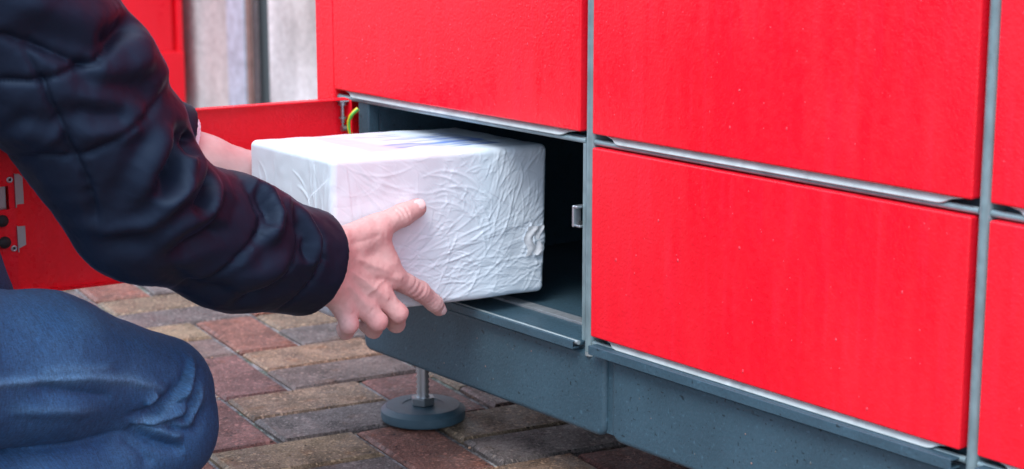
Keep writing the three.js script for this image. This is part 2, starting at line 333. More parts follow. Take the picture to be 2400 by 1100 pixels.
// open compartment
mesh('frame_upright', boxUV(box(-0.4455, -0.4225, Y + 0.001, Y + 0.224, -0.024, -0.008, 0.002)), greyPaint, locker);
mesh('compartment_wall', boxUV(box(-0.4275, -0.4235, Y + 0.0005, Y + 0.224, -0.585, -0.0242)), greyPaint, locker);
mesh('compartment_wall', boxUV(box(-0.0125, -0.0085, Y + 0.0005, Y + 0.224, -0.585, -0.0302)), greyPaint, locker);
mesh('compartment_ceiling', boxUV(box(-0.4232, -0.0128, Y + 0.2175, Y + 0.2205, -0.585, -0.012)), greyPaint, locker);
mesh('compartment_back', boxUV(box(-0.4232, -0.0128, Y + 0.0005, Y + 0.2172, -0.59, -0.585)), greyPaint, locker);
mesh('compartment_floor', boxUV(box(-0.4232, -0.0128, Y - 0.004, Y, -0.585, -0.072)), greyPaint, locker);
mesh('floor_step', boxUV(box(-0.4232, -0.0128, Y - 0.004, Y + 0.0012, -0.0718, -0.056, 0.0008)), mat({ color: lin(0.42, 0.45, 0.48), map: galvTex, roughness: 0.45, metalness: 0.3 }), locker);
mesh('threshold', boxUV(box(-0.4232, -0.0128, Y - 0.0042, Y - 0.0015, -0.0558, -0.004)), greyPaint, locker);
mesh('sill_bead', boxUV(cyl(V(-0.44, Y + 0.0005, 0.0005), V(-0.0085, Y + 0.0005, 0.0005), 0.0024)), zinc, locker);
mesh('strike_angle', boxUV(merge([box(-0.0118, -0.0068, Y + 0.002, Y + 0.216, -0.0295, -0.0065), box(-0.0126, -0.0119, Y + 0.002, Y + 0.100, -0.022, -0.0075)])), tube, locker);
{
  const c = mesh('latch_catch', boxUV(merge([box(-0.0195, -0.0128, Y + 0.1445, Y + 0.1475, -0.026, 0.001, 0.001), box(-0.0205, -0.0178, Y + 0.124, Y + 0.1474, -0.0095, 0.0015, 0.0012), box(-0.0195, -0.0128, Y + 0.1235, Y + 0.1262, -0.026, -0.003, 0.001), box(-0.0140, -0.0122, Y + 0.1235, Y + 0.1475, -0.028, -0.010)])), steel, locker);
  mesh('catch_slot', box(-0.0178, -0.0150, Y + 0.1265, Y + 0.1300, -0.009, -0.006), rubber, c);
}
// sill lips and plinth
mesh('sill_lip', boxUV(merge([box(-0.4400, -0.0125, Y - 0.0068, Y + 0.0022, 0.0045, 0.0062, 0.0006), box(-0.4400, -0.0125, Y + 0.0004, Y + 0.0021, -0.0040, 0.0044, 0.0006), box(-0.4400, -0.0125, Y - 0.0067, Y - 0.0050, -0.0040, 0.0044, 0.0006)])), greyPaint, locker);
for (const [x0, x1] of [[0.0135, 0.4895], [0.5145, 0.990], [1.0145, 1.49]]) mesh('sill_lip', boxUV(merge([box(x0, x1, Y - 0.0068, Y + 0.0030, 0.0045, 0.0062, 0.0006), box(x0, x1, Y + 0.0012, Y + 0.0029, -0.0080, 0.0044, 0.0006), box(x0, x1, Y - 0.0067, Y - 0.0050, -0.0080, 0.0044, 0.0006)])), greyPaint, locker);
function plinth(x0, x1) {
  const s = new THREE.Shape(), y0 = Y - 0.099, y1 = Y - 0.0092, r = 0.016; s.moveTo(x0, y1); s.lineTo(x1, y1); s.lineTo(x1, y0 + r); s.quadraticCurveTo(x1, y0, x1 - r, y0); s.lineTo(x0 + r, y0); s.quadraticCurveTo(x0, y0, x0, y0 + r); s.closePath();
  const g = new THREE.ExtrudeGeometry(s, { depth: 0.05, bevelEnabled: true, bevelThickness: 0.006, bevelSize: 0.006, bevelOffset: -0.006, bevelSegments: 5, curveSegments: 8 });
  g.translate(0, 0, -0.0625); return mesh('plinth_panel', boxUV(g), greyPaint, locker);
}
plinth(-0.4405, 0.0260); plinth(0.0365, 0.5240); plinth(0.5345, 1.0240); plinth(1.0345, 1.51);
for (const x of [0.0312, 0.5292, 1.0292]) mesh('plinth_joint', boxUV(box(x - 0.012, x + 0.012, Y - 0.094, Y - 0.0095, -0.030, -0.0122)), greyPaint, locker);
// small rust freckles on the plinth
for (let i = 0; i < 26; i++) { const x = rr(-0.42, 0.45), y = Y - rr(0.02, 0.088), r = rr(0.0006, 0.0013); if (Math.abs(x - 0.031) < 0.02) continue; const g = new THREE.SphereGeometry(r, 8, 5); g.scale(1, rr(0.8, 1.6), 0.35); g.translate(x, y, -0.0064); mesh('rust_spot', g, i % 3 ? darkSteel : rust, locker); }
// levelling feet
const threadProfile = []; for (let i = 0; i <= 44; i++) threadProfile.push(new THREE.Vector2(0.0076 + (i % 2 ? 0.0010 : -0.0008), i / 44));
const threadGeo = new THREE.LatheGeometry(threadProfile, 24);
const discGeo = new THREE.LatheGeometry([[0, 0], [0.0505, 0], [0.0520, 0.0008], [0.0528, 0.0028], [0.0530, 0.0120], [0.0524, 0.0126], [0.0468, 0.0174], [0.0455, 0.0179], [0.026, 0.0184], [0.0255, 0.0176], [0, 0.0176]].map(([a, b]) => new THREE.Vector2(a, b)), 64);
function foot(x, z) {
  const d = mesh('levelling_foot', discGeo, greyPaint, locker); d.position.set(x, 0.0014, z);
  const rod = mesh('threaded_rod', threadGeo, steel, d); rod.position.y = 0.0180; rod.scale.set(1, 0.142, 1);
  const nut = mesh('lock_nut', (() => { const s = new THREE.Shape(); for (let i = 0; i < 6; i++) { const a = i * Math.PI / 3 + 0.55; i ? s.lineTo(0.0155 * Math.cos(a), 0.0155 * Math.sin(a)) : s.moveTo(0.0155 * Math.cos(a), 0.0155 * Math.sin(a)); } s.closePath(); return new THREE.ExtrudeGeometry(s, { depth: 0.0075, bevelEnabled: true, bevelThickness: 0.0012, bevelSize: 0.0012, bevelOffset: -0.0012, bevelSegments: 2 }).rotateX(-Math.PI / 2); })(), darkBolt, d);
  nut.position.y = 0.0190;
}
for (const x of [-0.365, 0.56, 1.42]) { foot(x, -0.045); foot(x, -0.53); }

// the open door: a shallow tray hung on the left, swung a little past square
const doorGroup = (() => {
  const L = 0.478, H = 0.1955, D = 0.014, th = 0.0016;
  // local: x along the door from the hinge, y up, -z towards the inside of the door
  const skin = mesh('open_door', boxUV(merge([
    box(0.0005, L, 0, H, 0, th, 0.0007), box(0.002, L - 0.001, H - th, H - 0.0001, -D, -0.0002), box(0.002, L - 0.001, 0.0001, th, -D, -0.0002),
    box(0.0006, 0.0022, 0.0018, H - 0.0018, -D - 0.004, -0.0002), box(L - 0.0022, L - 0.0006, 0.0018, H - 0.0018, -D - 0.003, -0.0002),
    // lock-side return flange with a slot in it
    box(0.4195, 0.4215, 0.0018, H - 0.0018, -0.0165, -0.0002), box(0.4195, L - 0.0024, 0.0018, 0.1005, -0.0182, -0.0166), box(0.4195, L - 0.0024, 0.1265, H - 0.0018, -0.0182, -0.0166), box(0.4195, 0.4265, 0.1007, 0.1263, -0.0182, -0.0166), box(0.4500, L - 0.0024, 0.1007, 0.1263, -0.0182, -0.0166),
  ])), red, locker);
  skin.position.set(-0.452, Y + 0.0245, 0.006); skin.rotation.y = -(Math.PI / 2 + 0.1);
  mesh('lock_plate', box(0.428, 0.449, 0.098, 0.129, -0.013, -0.010, 0.0006), steel, skin);
  for (const [x, y] of [[0.4245, 0.1335], [0.4238, 0.0560]]) { const r = mesh('rivet', new THREE.TorusGeometry(0.0025, 0.0012, 10, 20).translate(x, y, -0.0186), steel, skin); mesh('rivet_hole', cyl(V(x, y, -0.0192), V(x, y, -0.0183), 0.0015), rubber, skin); }
  for (const [x, y] of [[0.4355, 0.0885], [0.4340, 0.0640]]) mesh('rubber_buffer', new THREE.SphereGeometry(0.0068, 20, 14).scale(1, 1, 0.9).translate(x, y, -0.0200), rubber, skin);
  for (const [y0, y1, up] of [[0.1050, 0.1390, 1], [0.0545, 0.0800, 0]]) {
    const s = new THREE.Shape(), w = 0.0095, r = 0.004; s.moveTo(0, y0); s.lineTo(-w, y0 + (up ? 0 : r)); s.lineTo(-w, y1 - (up ? r : 0)); s.lineTo(up ? -w + r : -w, y1); s.lineTo(0, y1); s.closePath();
    const g = new THREE.ExtrudeGeometry(s, { depth: 0.0014, bevelEnabled: false }); g.translate(0.4192, 0, -0.0175);
    mesh('hook_bracket', boxUV(merge([g, box(0.4186, 0.4196, y0 - 0.003, y1 + 0.001, -0.0205, -0.016)])), steel, skin);
  }
  const hb = mesh('hinge_bolt', merge([cyl(V(0.0085, H - 0.0015, -0.0085), V(0.0085, H - 0.030, -0.0085), 0.0026), cyl(V(0.0085, H - 0.0017, -0.0085), V(0.0085, H - 0.0085, -0.0085), 0.0056, 0.0056, 6), cyl(V(0.0085, H - 0.0225, -0.0085), V(0.0085, H - 0.0250, -0.0085), 0.0048), cyl(V(0.0085, H - 0.030, -0.0085), V(0.0085, H - 0.0345, -0.0085), 0.0015)]), darkBolt, skin);
  mesh('screw', merge([cyl(V(0.0105, H - 0.0370, -0.009), V(0.0035, H - 0.0370, -0.009), 0.0040, 0.0040, 18), cyl(V(0.0036, H - 0.0370, -0.009), V(0.0024, H - 0.0370, -0.009), 0.0056, 0.0056, 18)]), darkBolt, skin);
  mesh('hinge_plate', box(0.0026, 0.0145, H - 0.0036, H - 0.0019, -0.015, -0.001), zinc, skin);
  return skin;
})();
// earth wire from the frame to the door
{
  const pts = [V(-0.4385, Y + 0.207, -0.004), V(-0.4400, Y + 0.2005, 0.004), V(-0.4435, Y + 0.190, 0.006), V(-0.4425, Y + 0.178, 0.005), V(-0.4385, Y + 0.168, 0.002), V(-0.4345, Y + 0.158, -0.002), V(-0.432, Y + 0.145, -0.003)];
  pts.forEach((p) => { p.x += 0.005; p.z += 0.004; });
  const curve = new THREE.CatmullRomCurve3(pts);
  const wire = mesh('earth_wire', new THREE.TubeGeometry(curve, 40, 0.0028, 10), mat({ color: lin(0.75, 0.62, 0.04), roughness: 0.4 }), locker);
  mesh('green_stripe', new THREE.TubeGeometry(new THREE.CatmullRomCurve3(pts.map((p) => p.clone().add(V(0.0011, 0, 0.0006)))), 40, 0.0019, 8), mat({ color: lin(0.10, 0.48, 0.06), roughness: 0.4 }), wire);
}
// rain drops clinging to the doors
{
  const N = 520, g = new THREE.SphereGeometry(1, 8, 6, 0, Math.PI * 2, 0, Math.PI / 2).rotateX(Math.PI / 2), im = new THREE.InstancedMesh(g, mat({ color: lin(0.86, 0.05, 0.08), roughness: 0.2, specularIntensity: 0.8 }), N);
  const M = new THREE.Matrix4(), q = new THREE.Quaternion();
  for (let i = 0; i < N; i++) {
    let x, y, ok = false;
    while (!ok) {
      const k = rnd();
      if (k < 0.45) { x = rr(-0.48, -0.02); y = rr(0.235, 0.42); ok = noise(x * 9, y * 9, 3) > -0.15; }
      else if (k < 0.70) { x = rr(0.015, 0.48); y = rr(0.235, 0.42); ok = rnd() < Math.exp(-(x / 0.13)) + 0.12; }
      else if (k < 0.88) { x = rr(0.015, 0.48); y = rr(0.02, 0.20); ok = rnd() < 0.5; }
      else { x = rr(0.52, 0.75); y = rr(0.02, 0.40); if (y > 0.205 && y < 0.235) continue; ok = true; }
    }
    const r = rr(0.0004, 0.0008) * (rnd() < 0.12 ? 1.7 : 1);
    M.compose(V(x, Y + y, 0.00005), q, V(r, r * rr(1, 1.8), r * 0.5)); im.setMatrixAt(i, M);
  }
  im.name = 'rain_drops'; im.userData.kind = 'stuff'; im.castShadow = im.receiveShadow = true; locker.add(im);
}

// ---------------------------------------------------------------- red cabinet by the wall
const cab = thing('red_cabinet', 'red steel cabinet with a recessed side panel against the concrete wall', 'cabinet');
{
  const x = -2.762, z0 = -0.975, z1 = -0.30, xb = -3.4;
  mesh('cabinet_body', boxUV(box(xb, x - 0.022, 0.085, 1.62, z0, z1, 0.006)), red, cab);
  mesh('base_trim', boxUV(box(x - 0.0215, x, 0.085, 0.222, z0, z1, 0.004)), red, cab);
  mesh('edge_trim', boxUV(box(x - 0.0215, x - 0.004, 0.2225, 1.62, z0, z0 + 0.016, 0.002)), red, cab);
  mesh('side_panel', boxUV(box(x - 0.0215, x - 0.003, 0.2225, 1.60, z0 + 0.031, z1 - 0.03, 0.003)), red, cab);
  for (const [fx, fz] of [[xb + 0.05, z0 + 0.05], [x - 0.07, z0 + 0.05], [xb + 0.05, z1 - 0.05], [x - 0.07, z1 - 0.05]]) mesh('cabinet_foot', merge([cyl(V(fx, 0, fz), V(fx, 0.015, fz), 0.03), cyl(V(fx, 0.015, fz), V(fx, 0.0845, fz), 0.012)]), darkSteel, cab);
}

// ---------------------------------------------------------------- parcel wrapped in white film
const parcel = thing('parcel', 'white cardboard box wrapped in crinkled plastic film, held by two hands', 'parcel');
{
  const W = 0.187, H = 0.172, L = 0.285, R = 0.0075, cell = 0.00095, G = 0.0007;
  // wrinkle maps: ridges and creases stamped as curved strokes, one map per face (u, v in metres)
  const mk = (w, h) => { const nx = Math.ceil(w / G) + 1, ny = Math.ceil(h / G) + 1; return { w, h, nx, ny, a: new Float32Array(nx * ny) }; };
  const stroke = (m, u, v, ang, len, curl, wd, ht) => {
    const n = Math.ceil(len / 0.0006); let x = u, y = v, a = ang;
    const seen = new Map();
    for (let i = 0; i <= n; i++) {
      const t = i / n, prof = Math.sin(Math.PI * t) ** 0.7, w = wd * (0.7 + 0.5 * prof);
      const i0 = Math.floor((x - 2.2 * w) / G), i1 = Math.ceil((x + 2.2 * w) / G), j0 = Math.floor((y - 2.2 * w) / G), j1 = Math.ceil((y + 2.2 * w) / G);
      for (let j = j0; j <= j1; j++) for (let q = i0; q <= i1; q++) {
        if (q < 0 || j < 0 || q >= m.nx || j >= m.ny) continue;
        const d2 = ((q * G - x) ** 2 + (j * G - y) ** 2) / (w * w), s = ht * prof * Math.exp(-d2), k = j * m.nx + q, o = seen.get(k) ?? 0;
        if (Math.abs(s) > Math.abs(o)) seen.set(k, s);
      }
      x += Math.cos(a) * 0.0006; y += Math.sin(a) * 0.0006; a += (curl + (rnd() - 0.5) * 26) * 0.0006 ;
    }
    for (const [k, s] of seen) m.a[k] += s;
  };
  const look = (m, u, v) => {
    const x = clamp(u / G, 0, m.nx - 1.001), y = clamp(v / G, 0, m.ny - 1.001), i = Math.floor(x), j = Math.floor(y), p = x - i, q = y - j, A = m.a, k = j * m.nx + i;
    const s = (A[k] * (1 - p) + A[k + 1] * p) * (1 - q) + (A[k + m.nx] * (1 - p) + A[k + m.nx + 1] * p) * q;
    const e = Math.min(u, v, m.w - u, m.h - v); return s * sstep(-0.001, 0.005, e);
  };
  // long side (u: from the near end inwards, v: up)
  const side = mk(L, H);
  for (let i = 0; i < 620; i++) {
    const u = rnd() ** 0.8 * L, v = rnd() * H, fu = u / L, fv = v / H; let a, len, ht = rr(0.00025, 0.00065), wd = rr(0.0006, 0.0011), c = rr(-25, 25);
    if (fu > 0.72 && fv > 0.5) { a = 0.95 + rr(-0.25, 0.25); len = rr(0.025, 0.06); ht *= 1.3; }
    else if (fv < 0.5 && fu > 0.25) { a = 0.22 + rr(-0.28, 0.28); len = rr(0.03, 0.09); ht *= 1.35; }
    else if (fu > 0.45) { a = rr(-0.6, 1.2); len = rr(0.01, 0.03); c *= 3; ht *= 1.1; }
    else if (fv > 0.45) { if (rnd() < 0.55) continue; a = -0.7 + rr(-0.4, 0.5); len = rr(0.03, 0.08); ht *= 0.65; }
    else { a = 0.35 + rr(-0.3, 0.3); len = rr(0.03, 0.07); ht *= 0.7; }
    stroke(side, u - Math.cos(a) * len / 2, v - Math.sin(a) * len / 2, a, len, c, wd, rnd() < 0.30 ? -ht * 0.7 : ht);
  }
  for (let i = 0; i < 26; i++) stroke(side, L * rr(0.86, 0.99), H * rr(0.25, 0.48), rr(-1.2, 1.4), rr(0.012, 0.035), rr(-80, 80), rr(0.0008, 0.0016), rr(0.0006, 0.0016));
  for (let i = 0; i < 10; i++) stroke(side, L * rr(0.02, 0.12), H * 0.97, -0.85 + rr(-0.25, 0.3), rr(0.05, 0.12), rr(-6, 10), rr(0.001, 0.0018), rr(0.0004, 0.0008));
  for (let i = 0; i < 8; i++) stroke(side, L * rr(0.35, 0.5), H * rr(0.6, 0.9), rr(0.1, 0.5), rr(0.07, 0.13), rr(-22, -12), 0.0014, rr(0.0006, 0.001));
  const layer = (m, pts, depth, ht) => {                      // edge of an overlapping layer: a small step that fades out on one side
    for (let j = 0; j < m.ny; j++) for (let i = 0; i < m.nx; i++) {
      const x = i * G, y = j * G; let best = 9, sd = 0, bt = 0;
      for (let k = 0; k < pts.length - 1; k++) { const [ax, ay] = pts[k], [bx, by] = pts[k + 1], dx = bx - ax, dy = by - ay, t = clamp(((x - ax) * dx + (y - ay) * dy) / (dx * dx + dy * dy), 0, 1), d = Math.hypot(x - ax - t * dx, y - ay - t * dy); if (d < best) { best = d; sd = Math.sign(dx * (y - ay) - dy * (x - ax)); bt = (k + t) / (pts.length - 1); } }
      if (best < depth) { const s = sd > 0 ? sstep(0, 0.0009, best) * sstep(depth, depth * 0.2, best) : 0; m.a[j * m.nx + i] += ht * s * sstep(0, 0.1, bt) * sstep(1, 0.9, bt); }
    }
  };
  layer(side, [[0.0, H * 0.55], [L * 0.18, H * 0.36], [L * 0.45, H * 0.30], [L * 0.8, H * 0.44], [L, H * 0.52]], 0.02, 0.0009);
  layer(side, [[L * 0.55, H], [L * 0.70, H * 0.72], [L * 0.92, H * 0.5]], 0.016, 0.0008);
  layer(side, [[L * 0.07, 0], [L * 0.10, H * 0.5], [L * 0.06, H]], 0.014, 0.0007);
  // near end (u: across, v: up): smoother, a few long pleats towards the right edge
  const end = mk(W, H);
  for (let i = 0; i < 16; i++) stroke(end, W * rr(0.15, 0.95), H * rr(0.25, 0.8), rr(0.9, 2.3), rr(0.02, 0.05), rr(-40, 40), rr(0.0009, 0.0015), rr(0.0006, 0.0013));
  for (let i = 0; i < 22; i++) stroke(end, W * rr(0.72, 0.98), H * rr(0.25, 0.8), 1.5 + rr(-0.25, 0.2), rr(0.03, 0.09), rr(-8, 8), rr(0.001, 0.002), rr(0.0004, 0.0011));
  layer(end, [[W, H * 0.90], [W * 0.76, H * 0.74], [W * 0.60, H * 0.50], [W * 0.50, H * 0.25], [W * 0.45, 0]], 0.03, 0.0010);
  layer(end, [[W * 0.8, 0], [W * 0.84, H * 0.5], [W * 0.80, H]], 0.016, 0.0008);
  // top (u: across, v: from the near end inwards): fine pulls running along the box
  const top = mk(W, L);
  for (let i = 0; i < 70; i++) stroke(top, W * rr(0.05, 0.95), L * rr(0.05, 0.9), Math.PI / 2 + rr(-0.3, 0.25), rr(0.03, 0.10), rr(-9, 9), rr(0.001, 0.002), rr(0.0002, 0.0006));

  const wrinkle = (p, n) => {
    const u = p.x + W / 2, v = p.y + H / 2, w = L / 2 - p.z; let h = 0;
    const sag = 0.0022 * fbm(p.x * 18, p.y * 18, p.z * 18, 3) + 0.0006 * fbm(p.x * 60, p.y * 60, p.z * 60 + 9, 2);
    if (n.x > 0.4) h += look(side, w, v) * sstep(0.4, 0.9, n.x);
    if (n.z > 0.4) h += look(end, u, v) * sstep(0.4, 0.9, n.z);
    if (n.y > 0.4) h += look(top, u, w) * sstep(0.4, 0.9, n.y);
    if (n.x > 0.3) { const fu = w / L, fv = v / H; h += 0.003 * sstep(0.85, 0.98, fu) * Math.exp(-(((fv - 0.37) / 0.06) ** 2)); }
    return 0.64 * h + sag;
  };
  const faces = [[0, 1, 2], [0, -1, 2], [1, 1, 0], [1, -1, 0], [2, 1, 1], [2, -1, 1]];
  const S = [W, H, L], pos = [], nor = [], idx = [], col = [];
  const print = (p) => {                                     // address label and its smudged print seen through the film
    const u = (p.x + W / 2) / W, w = (L / 2 - p.z) / L, e = sstep(0.0, 0.01, u - 0.13 - 0.03 * w) * sstep(0, 0.01, 0.82 - u) * sstep(0, 0.006, w - 0.24) * sstep(0, 0.01, 0.86 - w);
    if (e <= 0 || p.y < 0) return [0, 0, 0];
    const line = sstep(0.1, 0.45, noise(u * 26, w * 7, 4)) * 0.5 + sstep(0.2, 0.6, noise(u * 9, w * 5, 8)) * 0.5, blue = sstep(0.32, 0.42, w), pink = 1 - sstep(0.30, 0.46, w);
    const dk = sstep(0.62, 0.70, w) * sstep(0.25, 0.35, u) * 0.45;
    return [e * (0.10 * line * blue + 0.02 * pink + 0.26 * line * blue + dk * 0.5), e * (0.08 * pink + 0.28 * line * blue + dk * 0.46), e * (0.07 * pink + 0.05 * line * blue + dk * 0.34)];
  };
  for (const [ax, sg] of faces) {
    const b = (ax + 1) % 3, c = (ax + 2) % 3, fine = sg > 0 ? cell : 0.003, nb = Math.ceil(S[b] / fine), nc = Math.ceil(S[c] / fine), o = pos.length / 3;
    for (let j = 0; j <= nc; j++) for (let i = 0; i <= nb; i++) {
      const q = [0, 0, 0]; q[ax] = sg * S[ax] / 2; q[b] = (i / nb - 0.5) * S[b]; q[c] = (j / nc - 0.5) * S[c];
      const inn = q.map((x, k) => clamp(x, -S[k] / 2 + R, S[k] / 2 - R)), d = V(q[0] - inn[0], q[1] - inn[1], q[2] - inn[2]).normalize(), p = V(...inn).addScaledVector(d, R), h = wrinkle(p, d);
      pos.push(p.x + d.x * h, p.y + d.y * h, p.z + d.z * h);
      const k = ax === 1 && sg > 0 ? print(p) : [0, 0, 0]; col.push(Math.max(0.2, 0.93 - 1.9 * k[0]), Math.max(0.2, 0.94 - 1.9 * k[1]), Math.max(0.3, 0.96 - 2.0 * k[2]));
    }
    for (let j = 0; j < nc; j++) for (let i = 0; i < nb; i++) { const a = o + j * (nb + 1) + i, e = a + nb + 1; sg > 0 ? idx.push(a, a + 1, e + 1, a, e + 1, e) : idx.push(a, e + 1, a + 1, a, e, e + 1); }
  }
  let g = new THREE.BufferGeometry(); g.setAttribute('position', new THREE.Float32BufferAttribute(pos, 3)); g.setAttribute('color', new THREE.Float32BufferAttribute(col, 3)); g.setIndex(idx);
  g = mergeVertices(g, 1e-5); g.computeVertexNormals();
  const wrap = mesh('film_wrapping', g, mat({ color: lin(0.84, 0.90, 0.95), vertexColors: true, roughness: 0.42, clearcoat: 0.15, clearcoatRoughness: 0.2 }), parcel);
  wrap.position.y = H / 2;
  // loose corner of the film, folded over at the far end
  const flap = new THREE.PlaneGeometry(0.022, 0.034, 18, 26); const fp = flap.attributes.position;
  for (let i = 0; i < fp.count; i++) { const u = fp.getX(i) / 0.022 + 0.5, v = fp.getY(i) / 0.034 + 0.5; fp.setZ(i, (0.0010 * fbm(u * 3, v * 5, 2, 3) + 0.0004 * Math.sin(u * 11 - v * 5)) * (0.5 + u) * 1.6 + 0.0012 * u); fp.setX(i, fp.getX(i) + 0.003 * Math.sin(v * 8)); }
  flap.computeVertexNormals(); flap.rotateY(Math.PI / 2); flap.translate(W / 2 + 0.0015, H * 0.36, -L / 2 + 0.019);
  mesh('film_flap', flap, mat({ color: lin(0.78, 0.79, 0.82), roughness: 0.34, side: THREE.DoubleSide }), parcel);
  parcel.rotation.order = 'YXZ'; parcel.rotation.set(-0.0316, -0.0326, 0.0057);
  const up = V(0, 1, 0).applyEuler(parcel.rotation); parcel.position.set(-0.2703, 0.2839, 0.0526).addScaledVector(up, -H / 2);
}

// ---------------------------------------------------------------- person kneeling at the locker
const person = thing('person', 'kneeling person in black quilted jacket and blue jeans holding the white parcel', 'person');
const SLEEVE_FOLDS = [
  [0.009,-0.014,0.5322,0.5294,0.5102,0.5327,0.4898,0.5388,0.4689,0.5450],
  [0.022,0.01,0.4997,0.5208,0.4725,0.5157,0.4572,0.4908,0.4510,0.4710],
  [0.016,0.006,0.6179,0.5597,0.5807,0.5609,0.5506,0.5512,0.5198,0.5398,0.4899,0.5380],
  [0.016,-0.006,0.6111,0.5505,0.5781,0.5381,0.5480,0.5274,0.5169,0.5182,0.4928,0.5240],
  [0.0035,-0.005,0.6216,0.4977,0.6068,0.4984,0.5785,0.4976,0.5570,0.5042,0.5430,0.5106,0.5312,0.5106,0.5126,0.5235,0.4898,0.5388],
  [0.0045,-0.006,0.6191,0.5403,0.6046,0.5359,0.5788,0.5255,0.5487,0.5128,0.5333,0.5081],
  [0.0035,-0.005,0.5937,0.5300,0.5863,0.5151,0.5766,0.4963,0.5683,0.4738,0.5559,0.4505,0.5489,0.4350,0.5380,0.4151,0.5220,0.3715,0.5125,0.3471],
  [0.0035,-0.004,0.5885,0.4202,0.5688,0.4287,0.5453,0.4272,0.5125,0.4430,0.4795,0.4623,0.4675,0.4707,0.4526,0.4885],
  [0.014,0.008,0.5493,0.5018,0.5218,0.5000,0.4916,0.4995,0.4679,0.5146],
  [0.015,-0.01,0.5689,0.4976,0.5340,0.4934,0.4922,0.4882,0.4603,0.4738],
  [0.013,0.006,0.5731,0.4906,0.5308,0.4790,0.4701,0.4651],
  [0.012,-0.008,0.5702,0.4732,0.5315,0.4645,0.4841,0.4627],
  [0.012,0.006,0.5632,0.4604,0.5322,0.4511,0.5053,0.4509,0.4724,0.4654],
  [0.01,0.005,0.5941,0.4575,0.5716,0.4490,0.5566,0.4376],
  [0.01,-0.005,0.6011,0.4672,0.5748,0.4596,0.5558,0.4524],
  [0.013,-0.007,0.4681,0.4572,0.4877,0.4344,0.4979,0.4145,0.5047,0.3962,0.5105,0.3700],
  [0.016,0.009,0.4539,0.4577,0.4739,0.4309,0.4855,0.4129,0.4921,0.3906,0.4952,0.3716],
  [0.01,-0.016,0.4364,0.4540,0.4455,0.4315,0.4573,0.4113,0.4685,0.3932,0.4762,0.3805],
  [0.008,0.01,0.4306,0.4416,0.4399,0.4151,0.4504,0.3947,0.4642,0.3847,0.4833,0.3777],
  [0.006,-0.013,0.4235,0.4369,0.4316,0.4279,0.4340,0.4163],
  [0.01,0.01,0.4115,0.4296,0.4226,0.4090,0.4324,0.3975,0.4459,0.3874,0.4719,0.3701,0.4846,0.3504],
  [0.007,-0.015,0.4025,0.4045,0.4130,0.3898,0.4260,0.3735,0.4386,0.3633],
  [0.011,0.011,0.3926,0.4033,0.4034,0.3824,0.4188,0.3676,0.4389,0.3573,0.4731,0.3427,0.4945,0.3363],
  [0.01,-0.009,0.3652,0.3876,0.3838,0.3655,0.4072,0.3465,0.4325,0.3334,0.4623,0.3170],
  [0.008,0.006,0.3804,0.3916,0.3790,0.3710,0.3918,0.3556,0.4122,0.3472],
  [0.008,0.01,0.3549,0.3842,0.3293,0.3642,0.3267,0.3470,0.3383,0.3319,0.3570,0.3222],
  [0.006,-0.008,0.3449,0.3725,0.3366,0.3526,0.3397,0.3363],
  [0.004,-0.005,0.3551,0.3801,0.3456,0.3497,0.3540,0.3343,0.3700,0.3222,0.3989,0.3000,0.4295,0.2849],
  [0.009,0.011,0.3160,0.3645,0.2908,0.3355,0.2831,0.3150,0.2852,0.2980,0.2966,0.2826],
  [0.006,-0.008,0.3028,0.3542,0.2923,0.3207,0.2952,0.2953],
  [0.003,-0.0042,0.2714,0.3391,0.2653,0.3166,0.2686,0.2953,0.2831,0.2716,0.3002,0.2529,0.3114,0.2419],
  [0.0035,-0.005,0.3056,0.3525,0.2993,0.3260,0.3041,0.3096,0.3182,0.2884,0.3482,0.2702,0.3695,0.2593],
  [0.01,0.006,0.3092,0.3190,0.3258,0.3046,0.3526,0.2963,0.3992,0.2918],
  [0.01,0.005,0.3463,0.3289,0.3729,0.3123,0.4091,0.2977,0.4391,0.2907],
  [0.008,-0.005,0.4670,0.3198,0.4144,0.2883,0.3638,0.2730],
  [0.008,0.005,0.5403,0.3698,0.5121,0.3555,0.4841,0.3602,0.4598,0.3743],
  [0.011,-0.006,0.5290,0.3532,0.4849,0.3418,0.4416,0.3497,0.4091,0.3630],
  [0.009,-0.005,0.4808,0.3301,0.4377,0.3270,0.3974,0.3389,0.3740,0.3538],
  [0.008,0.004,0.3895,0.2776,0.3476,0.2870,0.3152,0.2986],
  [0.008,-0.005,0.3797,0.2633,0.3376,0.2683,0.3048,0.2840],
];
